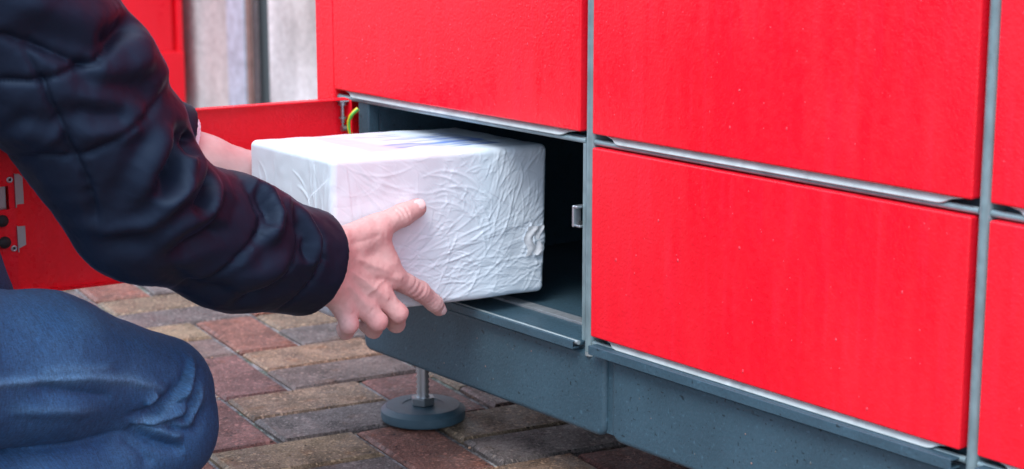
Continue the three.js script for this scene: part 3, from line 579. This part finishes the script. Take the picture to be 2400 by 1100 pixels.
const JEANS_FOLDS = [
  [0.0035,0.0025,0.6721,0.2295,0.5946,0.2190,0.5540,0.2147,0.5122,0.2095,0.4694,0.1970,0.4387,0.1839,0.4187,0.1718],
  [0.004,0.0015,0.5618,0.2230,0.5328,0.2213,0.4819,0.2117],
  [0.004,-0.004,0.3922,0.1994,0.4069,0.1804,0.4259,0.1645,0.4581,0.1513],
  [0.004,0.005,0.3860,0.2027,0.4035,0.1712,0.4332,0.1529,0.4626,0.1509],
  [0.004,-0.005,0.4051,0.1671,0.4261,0.1581,0.4582,0.1492],
  [0.005,0.005,0.4009,0.1555,0.4312,0.1470,0.4626,0.1500],
  [0.004,-0.005,0.4132,0.1383,0.4627,0.1487],
  [0.006,0.004,0.4090,0.1266,0.4361,0.1384,0.4605,0.1479],
  [0.006,-0.005,0.4095,0.1145,0.4411,0.1286,0.4628,0.1466],
  [0.005,0.003,0.4485,0.1665,0.4354,0.1757],
  [0.006,-0.003,0.5707,0.2116,0.5298,0.1981,0.4875,0.1843],
  [0.008,0.003,0.5962,0.1919,0.5473,0.1849,0.4968,0.1734],
  [0.0035,-0.003,0.3841,0.1915,0.3934,0.1672,0.4082,0.1460,0.4449,0.1457],
  [0.0035,0.003,0.3827,0.1783,0.3900,0.1579,0.4039,0.1387,0.4494,0.1449],
  [0.005,-0.003,0.3823,0.1520,0.3948,0.1326,0.4270,0.1380],
  [0.0035,-0.003,0.4712,0.1580,0.4442,0.1614,0.4209,0.1743,0.4112,0.1876],
  [0.006,-0.003,0.4720,0.1391,0.4549,0.1228,0.4467,0.1038],
];
const HAND_LINES = [
  [0.0022,0.0016,0.1863,0.2347,0.1771,0.2398,0.1652,0.2451,0.1565,0.2466],
  [0.002,0.001,0.2018,0.2598,0.1860,0.2508,0.1771,0.2398],
  [0.0045,0.0016,0.2014,0.2780,0.1777,0.2666,0.1482,0.2525],
  [0.0045,0.0014,0.2069,0.2651,0.1834,0.2481,0.1648,0.2325],
  [0.0045,0.0012,0.2124,0.2544,0.1970,0.2362,0.1839,0.2232],
  [0.0045,-0.0014,0.1936,0.2715,0.1699,0.2508,0.1566,0.2406],
  [0.0045,-0.0012,0.2034,0.2577,0.1863,0.2370,0.1741,0.2273],
  [0.0012,-0.0013,0.1096,0.2401,0.1238,0.2256],
  [0.0012,-0.0014,0.1041,0.2351,0.1171,0.2204],
  [0.0012,-0.0013,0.0985,0.2296,0.1110,0.2157],
  [0.001,-0.001,0.0844,0.2152,0.0970,0.2056],
  [0.001,-0.0009,0.0816,0.2119,0.0937,0.2027],
  [0.0012,-0.0013,0.1361,0.3260,0.1282,0.3075],
  [0.0012,-0.0014,0.1312,0.3272,0.1226,0.3087],
  [0.0011,-0.0011,0.1257,0.3275,0.1182,0.3100],
  [0.0011,-0.0012,0.1229,0.2104,0.1408,0.1989],
  [0.0011,-0.0011,0.1196,0.2051,0.1364,0.1945],
  [0.0011,-0.0012,0.1507,0.2004,0.1656,0.1920],
  [0.005,-0.002,0.1431,0.2284,0.1321,0.2221,0.1267,0.2142],
  [0.006,0.002,0.2139,0.3045,0.1929,0.3042,0.1661,0.3124],
  [0.005,-0.0016,0.2089,0.2926,0.1825,0.2929,0.1610,0.2967],
];

const RS = [-0.100, 0.595, 0.600], RE = [-0.106, 0.360, 0.456], RW = [-0.150, 0.268, 0.232];
const LS = [-0.46, 0.62, 0.63], LE = [-0.45, 0.442, 0.425], LW = [-0.395, 0.341, 0.1796];
function handSDF(h) {                                        // wrist struts, palm, thumb and four fingers; each finger joins the palm but not its neighbours
  const palm = union(h.palm, 0.012);
  const fingers = h.fingers.map((f) => union(f, 0.004));
  return (x, y, z) => { const p = palm(x, y, z); let d = p; for (const f of fingers) { const q = f(x, y, z); if (q < 0.03) d = Math.min(d, smin(p, q, 0.009)); } return d; };
}
const chain = (pts, rad) => pts.slice(1).map((p, i) => cap(pts[i], p, rad[i], rad[i + 1]));
const rMCP = [[-0.155, 0.2458, 0.1399], [-0.149, 0.2305, 0.1610], [-0.148, 0.2226, 0.1836], [-0.151, 0.2225, 0.2040]];
const rHand = handSDF({
  palm: [
    cap([-0.144, 0.305, 0.300], [-0.150, 0.284, 0.222], 0.024, 0.0225), cap([-0.144, 0.280, 0.300], [-0.150, 0.2545, 0.230], 0.023, 0.0215),
    cap([-0.152, 0.284, 0.218], rMCP[0], 0.0175, 0.0115), cap([-0.152, 0.272, 0.222], rMCP[1], 0.0165, 0.0115), cap([-0.152, 0.262, 0.226], rMCP[2], 0.0165, 0.0110), cap([-0.153, 0.252, 0.229], rMCP[3], 0.0165, 0.0105),
    cap([-0.153, 0.290, 0.212], [-0.160, 0.2960, 0.1640], 0.0175, 0.0135), cap([-0.157, 0.296, 0.166], [-0.157, 0.262, 0.150], 0.0115, 0.0115), cap([-0.158, 0.2925, 0.1545], [-0.156, 0.262, 0.1440], 0.0100, 0.0110), cap([-0.163, 0.280, 0.190], [-0.165, 0.255, 0.160], 0.012, 0.009),
  ],
  fingers: [
    chain([[-0.156, 0.290, 0.186], [-0.160, 0.3012, 0.1521], [-0.165, 0.3089, 0.1183], [-0.168, 0.3135, 0.0975]], [0.0158, 0.0136, 0.0122, 0.0104]),
    chain([rMCP[0], [-0.161, 0.2224, 0.0987], [-0.165, 0.2051, 0.0778], [-0.1705, 0.1962, 0.0672]], [0.0122, 0.0106, 0.0094, 0.0082]),
    chain([rMCP[1], [-0.141, 0.2085, 0.1418], [-0.163, 0.1900, 0.1300], [-0.186, 0.1885, 0.1230]], [0.0120, 0.0104, 0.0092, 0.0080]),
    chain([rMCP[2], [-0.138, 0.2040, 0.1700], [-0.161, 0.1890, 0.1610], [-0.184, 0.1885, 0.1560]], [0.0118, 0.0101, 0.0090, 0.0078]),
    chain([rMCP[3], [-0.142, 0.2052, 0.2035], [-0.161, 0.1925, 0.1950], [-0.177, 0.1920, 0.1890]], [0.0112, 0.0096, 0.0084, 0.0074]),
  ],
});
const joints = [[rMCP[0], 0.0035, 0.013], [rMCP[1], 0.003, 0.012], [rMCP[2], 0.0025, 0.011], [rMCP[3], 0.002, 0.010], [[-0.161, 0.2224, 0.0987], 0.0010, 0.010], [[-0.141, 0.2085, 0.1418], 0.001, 0.010], [[-0.138, 0.204, 0.170], 0.001, 0.010]];
const axes = [[[-0.165, 0.3089, 0.1183], V(-0.05, 0.18, -0.98)], [[-0.161, 0.2224, 0.0987], V(-0.1, -0.56, -0.82)], [[-0.165, 0.2051, 0.0778], V(-0.25, -0.62, -0.74)]];
const handLine = foldField(HAND_LINES);
function skinDetail(x, y, z, nx, ny, nz) {
  let d = 0;
  if (nx > -0.2) for (const [p, h, w] of joints) { const q = Math.hypot(x - p[0], y - p[1], z - p[2] - 0.002) / w; if (q < 2.5) d += h * 0.35 * Math.exp(-q * q * 2) * Math.max(0, nx); }
  for (const [p, a] of axes) { const dx = x - p[0], dy = y - p[1], dz = z - p[2], t = dx * a.x + dy * a.y + dz * a.z, r = Math.hypot(dx - t * a.x, dy - t * a.y, dz - t * a.z); if (r < 0.016 && Math.abs(t) < 0.008) d -= 0.0009 * Math.max(0, Math.cos(t / 0.0026 * Math.PI)) * (1 - Math.abs(t) / 0.008) * sstep(-0.1, 0.5, nx); }
  // tendons on the back of the hand
  for (let i = 0; i < 4; i++) { const m = rMCP[i], w = [-0.15, 0.270, 0.226], dz = m[2] - w[2], dy = m[1] - w[1], l2 = dz * dz + dy * dy, t = ((z - w[2]) * dz + (y - w[1]) * dy) / l2; if (t > 0.25 && t < 1.05) { const e = Math.hypot(z - w[2] - t * dz, y - w[1] - t * dy); d += 0.0009 * Math.exp(-((e / 0.0035) ** 2)) * sstep(0.25, 0.6, t) * Math.max(0, nx); } }
  d += handLine(z, y) * sstep(0, 0.5, nx);
  return d + 0.0006 * fbm(x * 90, y * 90, z * 90, 3) + 0.00025 * noise(x * 420, y * 420, z * 420);
}
const handR = displace(isoSurface(rHand, [-0.205, 0.170, 0.050], [-0.105, 0.345, 0.300], 0.0016), skinDetail);
const lM = [[-0.392, 0.292, 0.085], [-0.394, 0.272, 0.088], [-0.394, 0.252, 0.094], [-0.391, 0.236, 0.104]];
const lHand = handSDF({
  palm: [
    cap([LE[0], LE[1] - 0.002, LE[2]], [-0.4025, 0.3485, 0.2300], 0.040, 0.029), cap([-0.4025, 0.3485, 0.2300], [-0.396, 0.332, 0.178], 0.029, 0.0245), cap([-0.398, 0.330, 0.200], [-0.393, 0.308, 0.165], 0.024, 0.022),
    ...lM.map((m, i) => cap([-0.393, 0.328 - i * 0.008, 0.168], m, 0.0165, 0.011)), cap([-0.392, 0.335, 0.168], [-0.390, 0.332, 0.125], 0.0155, 0.013),
  ],
  fingers: [
    chain([[-0.391, 0.334, 0.140], [-0.386, 0.336, 0.100], [-0.382, 0.338, 0.072], [-0.380, 0.338, 0.052]], [0.014, 0.012, 0.011, 0.0085]),
    chain([lM[0], [-0.388, 0.262, 0.052], [-0.384, 0.238, 0.036], [-0.380, 0.222, 0.028]], [0.0112, 0.0096, 0.0084, 0.0074]),
    chain([lM[1], [-0.388, 0.236, 0.062], [-0.384, 0.210, 0.050], [-0.372, 0.193, 0.045]], [0.0112, 0.0096, 0.0084, 0.0074]),
    chain([lM[2], [-0.390, 0.216, 0.078], [-0.380, 0.194, 0.070], [-0.360, 0.190, 0.066]], [0.0108, 0.0092, 0.0082, 0.0072]),
    chain([lM[3], [-0.390, 0.206, 0.096], [-0.380, 0.190, 0.090], [-0.364, 0.188, 0.086]], [0.0100, 0.0086, 0.0076, 0.0068]),
  ],
});
const handL = displace(isoSurface(lHand, [-0.50, 0.165, 0.015], [-0.33, 0.500, 0.42], 0.0034), (x, y, z) => 0.0008 * fbm(x * 70, y * 70, z * 70, 3));
// head, bent towards the parcel (above the picture)
const HC = [-0.285, 0.845, 0.490];
const toHead = new THREE.Matrix4().makeRotationX(0.55).setPosition(...HC).invert();
const headLocal = (() => {
  const skull = union([ell([0, 0.02, 0.012], [0.076, 0.098, 0.094]), ell([0, -0.045, -0.030], [0.058, 0.070, 0.062]), cap([0, -0.098, -0.060], [0, -0.085, -0.050], 0.022, 0.03)], 0.03);
  const nose = cap([0, 0.008, -0.092], [0, -0.028, -0.112], 0.008, 0.013), brow = cap([-0.032, 0.022, -0.078], [0.032, 0.022, -0.078], 0.014), lip = cap([-0.016, -0.062, -0.090], [0.016, -0.062, -0.090], 0.008), lip2 = cap([-0.013, -0.073, -0.088], [0.013, -0.073, -0.088], 0.008);
  const ears = [-1, 1].map((s) => ell([s * 0.079, -0.008, 0.010], [0.010, 0.032, 0.020])), sock = [-1, 1].map((s) => ell([s * 0.032, 0.000, -0.094], [0.018, 0.012, 0.014]));
  return (x, y, z) => { let d = skull(x, y, z); d = smin(d, brow(x, y, z), 0.014); d = smin(d, nose(x, y, z), 0.012); d = smin(d, lip(x, y, z), 0.006); d = smin(d, lip2(x, y, z), 0.006); for (const s of sock) d = -smin(-d, s(x, y, z), 0.010); for (const e of ears) d = smin(d, e(x, y, z), 0.010); return d; };
})();
const tv = V(0, 0, 0), inHead = (f) => (x, y, z) => { tv.set(x, y, z).applyMatrix4(toHead); return f(tv.x, tv.y, tv.z); };
const core = union([
  cap([-0.23, 0.36, 0.82], [-0.23, 0.58, 0.70], 0.09), cap([-0.33, 0.36, 0.82], [-0.33, 0.58, 0.70], 0.09), cap([RS[0] - 0.02, RS[1], RS[2] + 0.02], LS, 0.045), cap([-0.28, 0.64, 0.63], [-0.284, 0.78, 0.525], 0.055),
  cap(RS, RE, 0.042, 0.036), cap(RE, [-0.146, 0.289, 0.275], 0.034, 0.024), cap(LS, LE, 0.042, 0.036), cap(LE, [-0.41, 0.37, 0.29], 0.034, 0.026),
  cap([-0.20, 0.31, 0.79], [-0.18, 0.165, 0.418], 0.05, 0.03), cap([-0.18, 0.130, 0.408], [-0.18, 0.075, 0.72], 0.03, 0.03), cap([-0.36, 0.32, 0.79], [-0.37, 0.465, 0.605], 0.06, 0.04), cap([-0.37, 0.455, 0.60], [-0.37, 0.10, 0.50], 0.04, 0.032),
], 0.03);
const coreGeo = isoSurface((x, y, z) => { let d = core(x, y, z); if (y > 0.66) d = smin(d, inHead(headLocal)(x, y, z), 0.02); return d; }, [-0.56, 0.02, 0.24], [0.0, 1.0, 0.94], 0.0105);
const headGeo = isoSurface((x, y, z) => { const h = inHead(headLocal)(x, y, z); return y < 0.80 ? smin(h, core(x, y, z), 0.02) : h; }, [-0.40, 0.72, 0.34], [-0.17, 0.985, 0.62], 0.0045);
const bodyGeo = mergeGeometries([handR, handL, coreGeo, headGeo].map((g) => { g.deleteAttribute('uv'); return g; }));
{
  const p = bodyGeo.attributes.position, c = new Float32Array(p.count * 3);
  for (let i = 0; i < p.count; i++) {
    const x = p.getX(i), y = p.getY(i), z = p.getZ(i); let k = 0;
    for (const [q, , w] of joints) k = Math.max(k, Math.exp(-((Math.hypot(x - q[0], y - q[1], z - q[2]) / (w * 1.5)) ** 2)));
    for (const q of [[-0.168, 0.3135, 0.095], [-0.171, 0.195, 0.066]]) k = Math.max(k, 0.8 * Math.exp(-((Math.hypot(x - q[0], y - q[1], z - q[2]) / 0.014) ** 2)));
    const m = 0.5 + 1.5 * fbm(x * 55, y * 45, z * 45 + 3, 3), f = clamp(0.45 * m + 0.55 * k, 0, 1), n = 1 + 0.05 * noise(x * 500, y * 500, z * 500);
    c.set([(0.71 - 0.07 * f) * n, (0.47 - 0.17 * f) * n, (0.44 - 0.15 * f) * n], i * 3);
  }
  bodyGeo.setAttribute('color', new THREE.BufferAttribute(c, 3));
}
const skin = mat({ vertexColors: true, roughness: 0.52, specularIntensity: 0.7, sheen: 0.25, sheenColor: lin(0.8, 0.4, 0.35), sheenRoughness: 0.5 });
const body = mesh('body', bodyGeo, skin, person);
const nailMat = mat({ color: lin(0.84, 0.60, 0.58), roughness: 0.2 });
function nail(tip, dir, nrm, len, wid, lift) {
  const g = new THREE.SphereGeometry(1, 20, 14); const d = V(...dir).normalize(), n = V(...nrm); n.addScaledVector(d, -n.dot(d)).normalize(); const s = V(0, 0, 0).crossVectors(d, n);
  const p = g.attributes.position; for (let i = 0; i < p.count; i++) { const a = p.getX(i), b = p.getY(i), t = p.getZ(i), e = (q) => Math.sign(q) * Math.abs(q) ** 0.75; const L = e(a) * len, Wd = e(b) * wid, H = t * 0.0011 - (b * b) * 0.0022; p.setXYZ(i, tip[0] + d.x * L + s.x * Wd + n.x * (lift + H), tip[1] + d.y * L + s.y * Wd + n.y * (lift + H), tip[2] + d.z * L + s.z * Wd + n.z * (lift + H)); }
  g.computeVertexNormals(); mesh('fingernail', g, nailMat, body);
}
nail([-0.168, 0.3133, 0.0985], [-0.05, 0.17, -0.98], [0.75, 0.62, 0.1], 0.0072, 0.0066, 0.0102);
nail([-0.1700, 0.1968, 0.0682], [-0.4, -0.62, -0.66], [0.9, -0.1, -0.25], 0.0054, 0.0052, 0.0078);
for (const s of [-1, 1]) { const e = V(s * 0.032, 0.000, -0.079).applyMatrix4(new THREE.Matrix4().copy(toHead).invert()); mesh('eye', new THREE.SphereGeometry(0.0115, 20, 14).translate(e.x, e.y, e.z), mat({ color: lin(0.75, 0.74, 0.72), roughness: 0.2 }), body); }
const hairGeo = displace(isoSurface(inHead((x, y, z) => { const o = ell([0, 0.030, 0.018], [0.086, 0.106, 0.102])(x, y, z), face = Math.max(-(z + 0.052 - 0.5 * Math.max(0, y - 0.06)), -0.2); return Math.max(o, face, -0.055 - y + 0.6 * Math.min(0, z - 0.02)); }), [-0.41, 0.74, 0.36], [-0.16, 1.0, 0.64], 0.005), (x, y, z) => 0.005 * fbm(x * 60, y * 25, z * 60, 3));
mesh('hair', hairGeo, mat({ color: lin(0.045, 0.03, 0.02), roughness: 0.55 }), person);

// jacket
const sleeveFold = foldField(SLEEVE_FOLDS), seamPucker = foldField(SLEEVE_FOLDS.filter((f) => f[0] < 0.005).map(([, , ...q]) => [0.0075, 1, ...q]));
const jacketMat = mat({ color: lin(0.0078, 0.0112, 0.0235), roughness: 0.52, specularIntensity: 0.5, specularColor: lin(0.45, 0.68, 1.0), sheen: 0.5, sheenColor: lin(0.07, 0.13, 0.30), sheenRoughness: 0.4 });
const axisF = V(RW[0] - RE[0], RW[1] - RE[1], RW[2] - RE[2]).normalize(), cuffEnd = V(-0.148, 0.2740, 0.2480);
const armOuter = union([cap(RS, [-0.100, 0.500, 0.535], 0.078, 0.075), cap([-0.100, 0.500, 0.535], [-0.102, 0.428, 0.487], 0.075, 0.070), cap([-0.102, 0.428, 0.487], [-0.106, 0.364, 0.456], 0.070, 0.064), cap([-0.118, 0.590, 0.535], [-0.112, 0.570, 0.590], 0.052, 0.065), cap([-0.106, 0.362, 0.450], [-0.128, 0.312, 0.345], 0.064, 0.061), cap([-0.128, 0.312, 0.345], [-0.154, 0.258, 0.195], 0.061, 0.053)], 0.03);
const armInner = cap([-0.128, 0.312, 0.345], [-0.154, 0.258, 0.195], 0.055, 0.0475);
const sleeveSDF = (x, y, z) => {
  const t = (x - cuffEnd.x) * axisF.x + (y - cuffEnd.y) * axisF.y + (z - cuffEnd.z) * axisF.z;
  let d = -smin(-armOuter(x, y, z), -t, 0.004); if (t > -0.05) d = -smin(-d, armInner(x, y, z), 0.003); return d;
};
const sleeveR = displace(isoSurface(sleeveSDF, [-0.235, 0.170, 0.185], [0.0, 0.70, 0.68], 0.0024), (x, y, z, nx) => {
  const t = (x - cuffEnd.x) * axisF.x + (y - cuffEnd.y) * axisF.y + (z - cuffEnd.z) * axisF.z, inner = t > -0.06 && armInner(x, y, z) < 0.003 ? 0 : 1;
  return inner * (sleeveFold(z, y) * sstep(-0.75, 0.1, nx) * 1.12 * sstep(0, -0.012, t) - seamPucker(z, y) * sstep(-0.2, 0.3, nx) * (0.0006 + 0.0013 * noise(x * 120, y * 150, z * 150)) + 0.0018 * fbm(x * 50, y * 50, z * 50, 3) + 0.002 * fbm(x * 12, y * 12, z * 12, 2));
});
const torsoSDF = union([
  cap([-0.215, 0.34, 0.83], [-0.215, 0.58, 0.70], 0.125, 0.115), cap([-0.345, 0.34, 0.83], [-0.345, 0.58, 0.70], 0.125, 0.115), cap([RS[0] - 0.03, RS[1] + 0.005, RS[2] + 0.03], [LS[0] + 0.02, LS[1], LS[2]], 0.075),
  cap([-0.28, 0.66, 0.62], [-0.283, 0.745, 0.56], 0.078, 0.070),
], 0.05);
const jacketGeo = displace(isoSurface((x, y, z) => Math.max(torsoSDF(x, y, z), -cap([-0.283, 0.73, 0.57], [-0.29, 0.83, 0.51], 0.061)(x, y, z), 0.26 - y), [-0.56, 0.20, 0.44], [0.0, 0.86, 0.99], 0.009), (x, y, z) => 0.006 * fbm(x * 14, y * 14, z * 14, 3) - 0.003 * Math.exp(-((((y + z) * 12 % 1 + 1) % 1 - 0.5) ** 2) * 60) - 0.003 * Math.exp(-((((y - z + x) * 12 % 1 + 1) % 1 - 0.5) ** 2) * 60));
const jacket = mesh('jacket', jacketGeo, jacketMat, person);
mesh('sleeve', sleeveR, jacketMat, jacket);
{
  const ax = V(LW[0] - LE[0], LW[1] - LE[1], LW[2] - LE[2]).normalize(), ce = V(-0.404, 0.362, 0.2560);
  const o = union([cap(LS, LE, 0.078, 0.062), cap(LE, [-0.400, 0.352, 0.225], 0.060, 0.047)], 0.03), inn = cap(LE, [-0.400, 0.352, 0.225], 0.052, 0.039);
  const g = isoSurface((x, y, z) => { const t = (x - ce.x) * ax.x + (y - ce.y) * ax.y + (z - ce.z) * ax.z; let d = -smin(-o(x, y, z), -t, 0.006); if (t > -0.05) d = -smin(-d, inn(x, y, z), 0.004); return d; }, [-0.57, 0.25, 0.20], [-0.33, 0.76, 0.72], 0.004);
  mesh('sleeve', displace(g, (x, y, z) => { const t = (x - ce.x) * ax.x + (y - ce.y) * ax.y + (z - ce.z) * ax.z; return t > -0.06 ? 0 : 0.005 * fbm(x * 22, y * 22, z * 22, 3); }), jacketMat, jacket);
  // shirt cuff showing under the far sleeve
  const so = cap(LE, [-0.400, 0.352, 0.225], 0.049, 0.0365), si = cap(LE, [-0.400, 0.352, 0.225], 0.045, 0.0325);
  mesh('shirt_cuff', isoSurface((x, y, z) => { const t = (x - ce.x) * ax.x + (y - ce.y) * ax.y + (z - ce.z) * ax.z; return Math.max(so(x, y, z), t - 0.007, -0.04 - t, -si(x, y, z)); }, [-0.47, 0.28, 0.20], [-0.34, 0.44, 0.34], 0.0026), mat({ color: lin(0.80, 0.74, 0.82), roughness: 0.8 }), person);
}

// jeans
const denimTex = texture(1024, (u, v) => {
  const tw = tnoise(u * 512, v * 64, 512, 141, 64) * 0.10 + tnoise(u * 128, v * 512, 128, 142, 512) * 0.07 + tnoise(u * 256, v * 256, 256, 144) * 0.06, L = 0.74 + tw;
  return [L, L, L];
}, true, 1, 1);
const jeansFold = foldField(JEANS_FOLDS), wornSeam = foldField(JEANS_FOLDS.slice(0, 1).map(([w, , ...q]) => [0.005, 1, ...q])), wornEdge = foldField(JEANS_FOLDS.filter((f) => f[1] > 0).slice(1).map(([w, , ...q]) => [0.004, 0.5, ...q]));
const thigh = union([cap([-0.205, 0.300, 0.800], [-0.18, 0.2268, 0.649], 0.098, 0.082), cap([-0.18, 0.2268, 0.649], [-0.18, 0.2040, 0.5262], 0.082, 0.0715), cap([-0.18, 0.2040, 0.5262], [-0.18, 0.1650, 0.4110], 0.0715, 0.0525)], 0.02);
const calf = union([cap([-0.18, 0.1225, 0.4037], [-0.18, 0.0800, 0.5335], 0.0535, 0.0660), cap([-0.18, 0.0800, 0.5335], [-0.18, 0.080, 0.74], 0.0660, 0.054)], 0.02), kneeCap = cap([-0.18, 0.155, 0.406], [-0.18, 0.118, 0.406], 0.0525, 0.0525);
const jeansR = displace(isoSurface((x, y, z) => { const t = thigh(x, y, z), c = calf(x, y, z); return smin(Math.min(t, c), kneeCap(x, y, z), 0.018); }, [-0.32, 0.005, 0.33], [-0.07, 0.42, 0.90], 0.0027), (x, y, z, nx) => 1.7 * jeansFold(z, y) * sstep(-0.3, 0.3, nx) + 0.0025 * fbm(x * 20, y * 20, z * 20, 3) + 0.0006 * fbm(x * 90, y * 40, z * 90, 2));
const jeansL = displace(isoSurface(union([cap([-0.345, 0.310, 0.800], [-0.37, 0.468, 0.605], 0.098, 0.070), cap([-0.37, 0.465, 0.602], [-0.37, 0.130, 0.505], 0.066, 0.052), cap([-0.24, 0.33, 0.83], [-0.32, 0.33, 0.83], 0.115)], 0.02), [-0.48, 0.06, 0.42], [-0.10, 0.56, 0.97], 0.007), (x, y, z) => 0.005 * fbm(x * 18, y * 18, z * 18, 3));
const jeansGeo = mergeGeometries([jeansR, jeansL].map((g) => {
  const p = g.attributes.position, c = new Float32Array(p.count * 3), uv = new Float32Array(p.count * 2);
  for (let i = 0; i < p.count; i++) {
    const x = p.getX(i), y = p.getY(i), z = p.getZ(i); uv[2 * i] = z * 4 + x * 1.3; uv[2 * i + 1] = y * 4 - x * 0.9;
    const w = clamp((x > -0.2 ? wornSeam(z, y) + wornEdge(z, y) : 0) * 0.6 + 0.40 + 0.22 * fbm(x * 30, y * 30, z * 30, 4), 0, 1);   // dye rubbed off along seams and creases
    c.set([0.006 + 0.11 * w * w, 0.078 + 0.21 * w * w, 0.235 + 0.29 * w * w], i * 3);
  }
  g.setAttribute('color', new THREE.BufferAttribute(c, 3)); g.setAttribute('uv', new THREE.BufferAttribute(uv, 2)); return g;
}));
mesh('jeans', jeansGeo, mat({ vertexColors: true, map: denimTex, color: lin(1.0, 1.0, 1.0), roughness: 0.82, bumpMap: denimTex, bumpScale: 0.0002, sheen: 0.15, sheenColor: lin(0.15, 0.3, 0.6), sheenRoughness: 0.6 }), person);
// shoes
const shoeMat = mat({ color: lin(0.03, 0.026, 0.024), roughness: 0.5 }), soleMat = mat({ color: lin(0.35, 0.33, 0.30), roughness: 0.8 });
{
  const s = mesh('shoe', isoSurface((x, y, z) => Math.max(union([cap([-0.37, 0.065, 0.535], [-0.37, 0.048, 0.40], 0.044, 0.040), cap([-0.37, 0.065, 0.52], [-0.37, 0.13, 0.51], 0.046, 0.044)], 0.02)(x, y, z), 0.021 - y), [-0.44, 0.0, 0.34], [-0.30, 0.19, 0.60], 0.006), shoeMat, person);
  mesh('sole', new RoundedBoxGeometry(0.094, 0.0195, 0.235, 3, 0.009).translate(-0.37, 0.0108, 0.472), soleMat, s);
  const r = mesh('shoe', isoSurface(union([cap([-0.18, 0.085, 0.755], [-0.18, 0.045, 0.86], 0.045, 0.038), cap([-0.18, 0.045, 0.86], [-0.18, 0.042, 0.90], 0.038, 0.034), cap([-0.18, 0.085, 0.755], [-0.18, 0.105, 0.80], 0.046, 0.044)], 0.02), [-0.25, 0.0, 0.68], [-0.11, 0.17, 0.96], 0.006), shoeMat, person);
}

renderer.render(scene, camera);
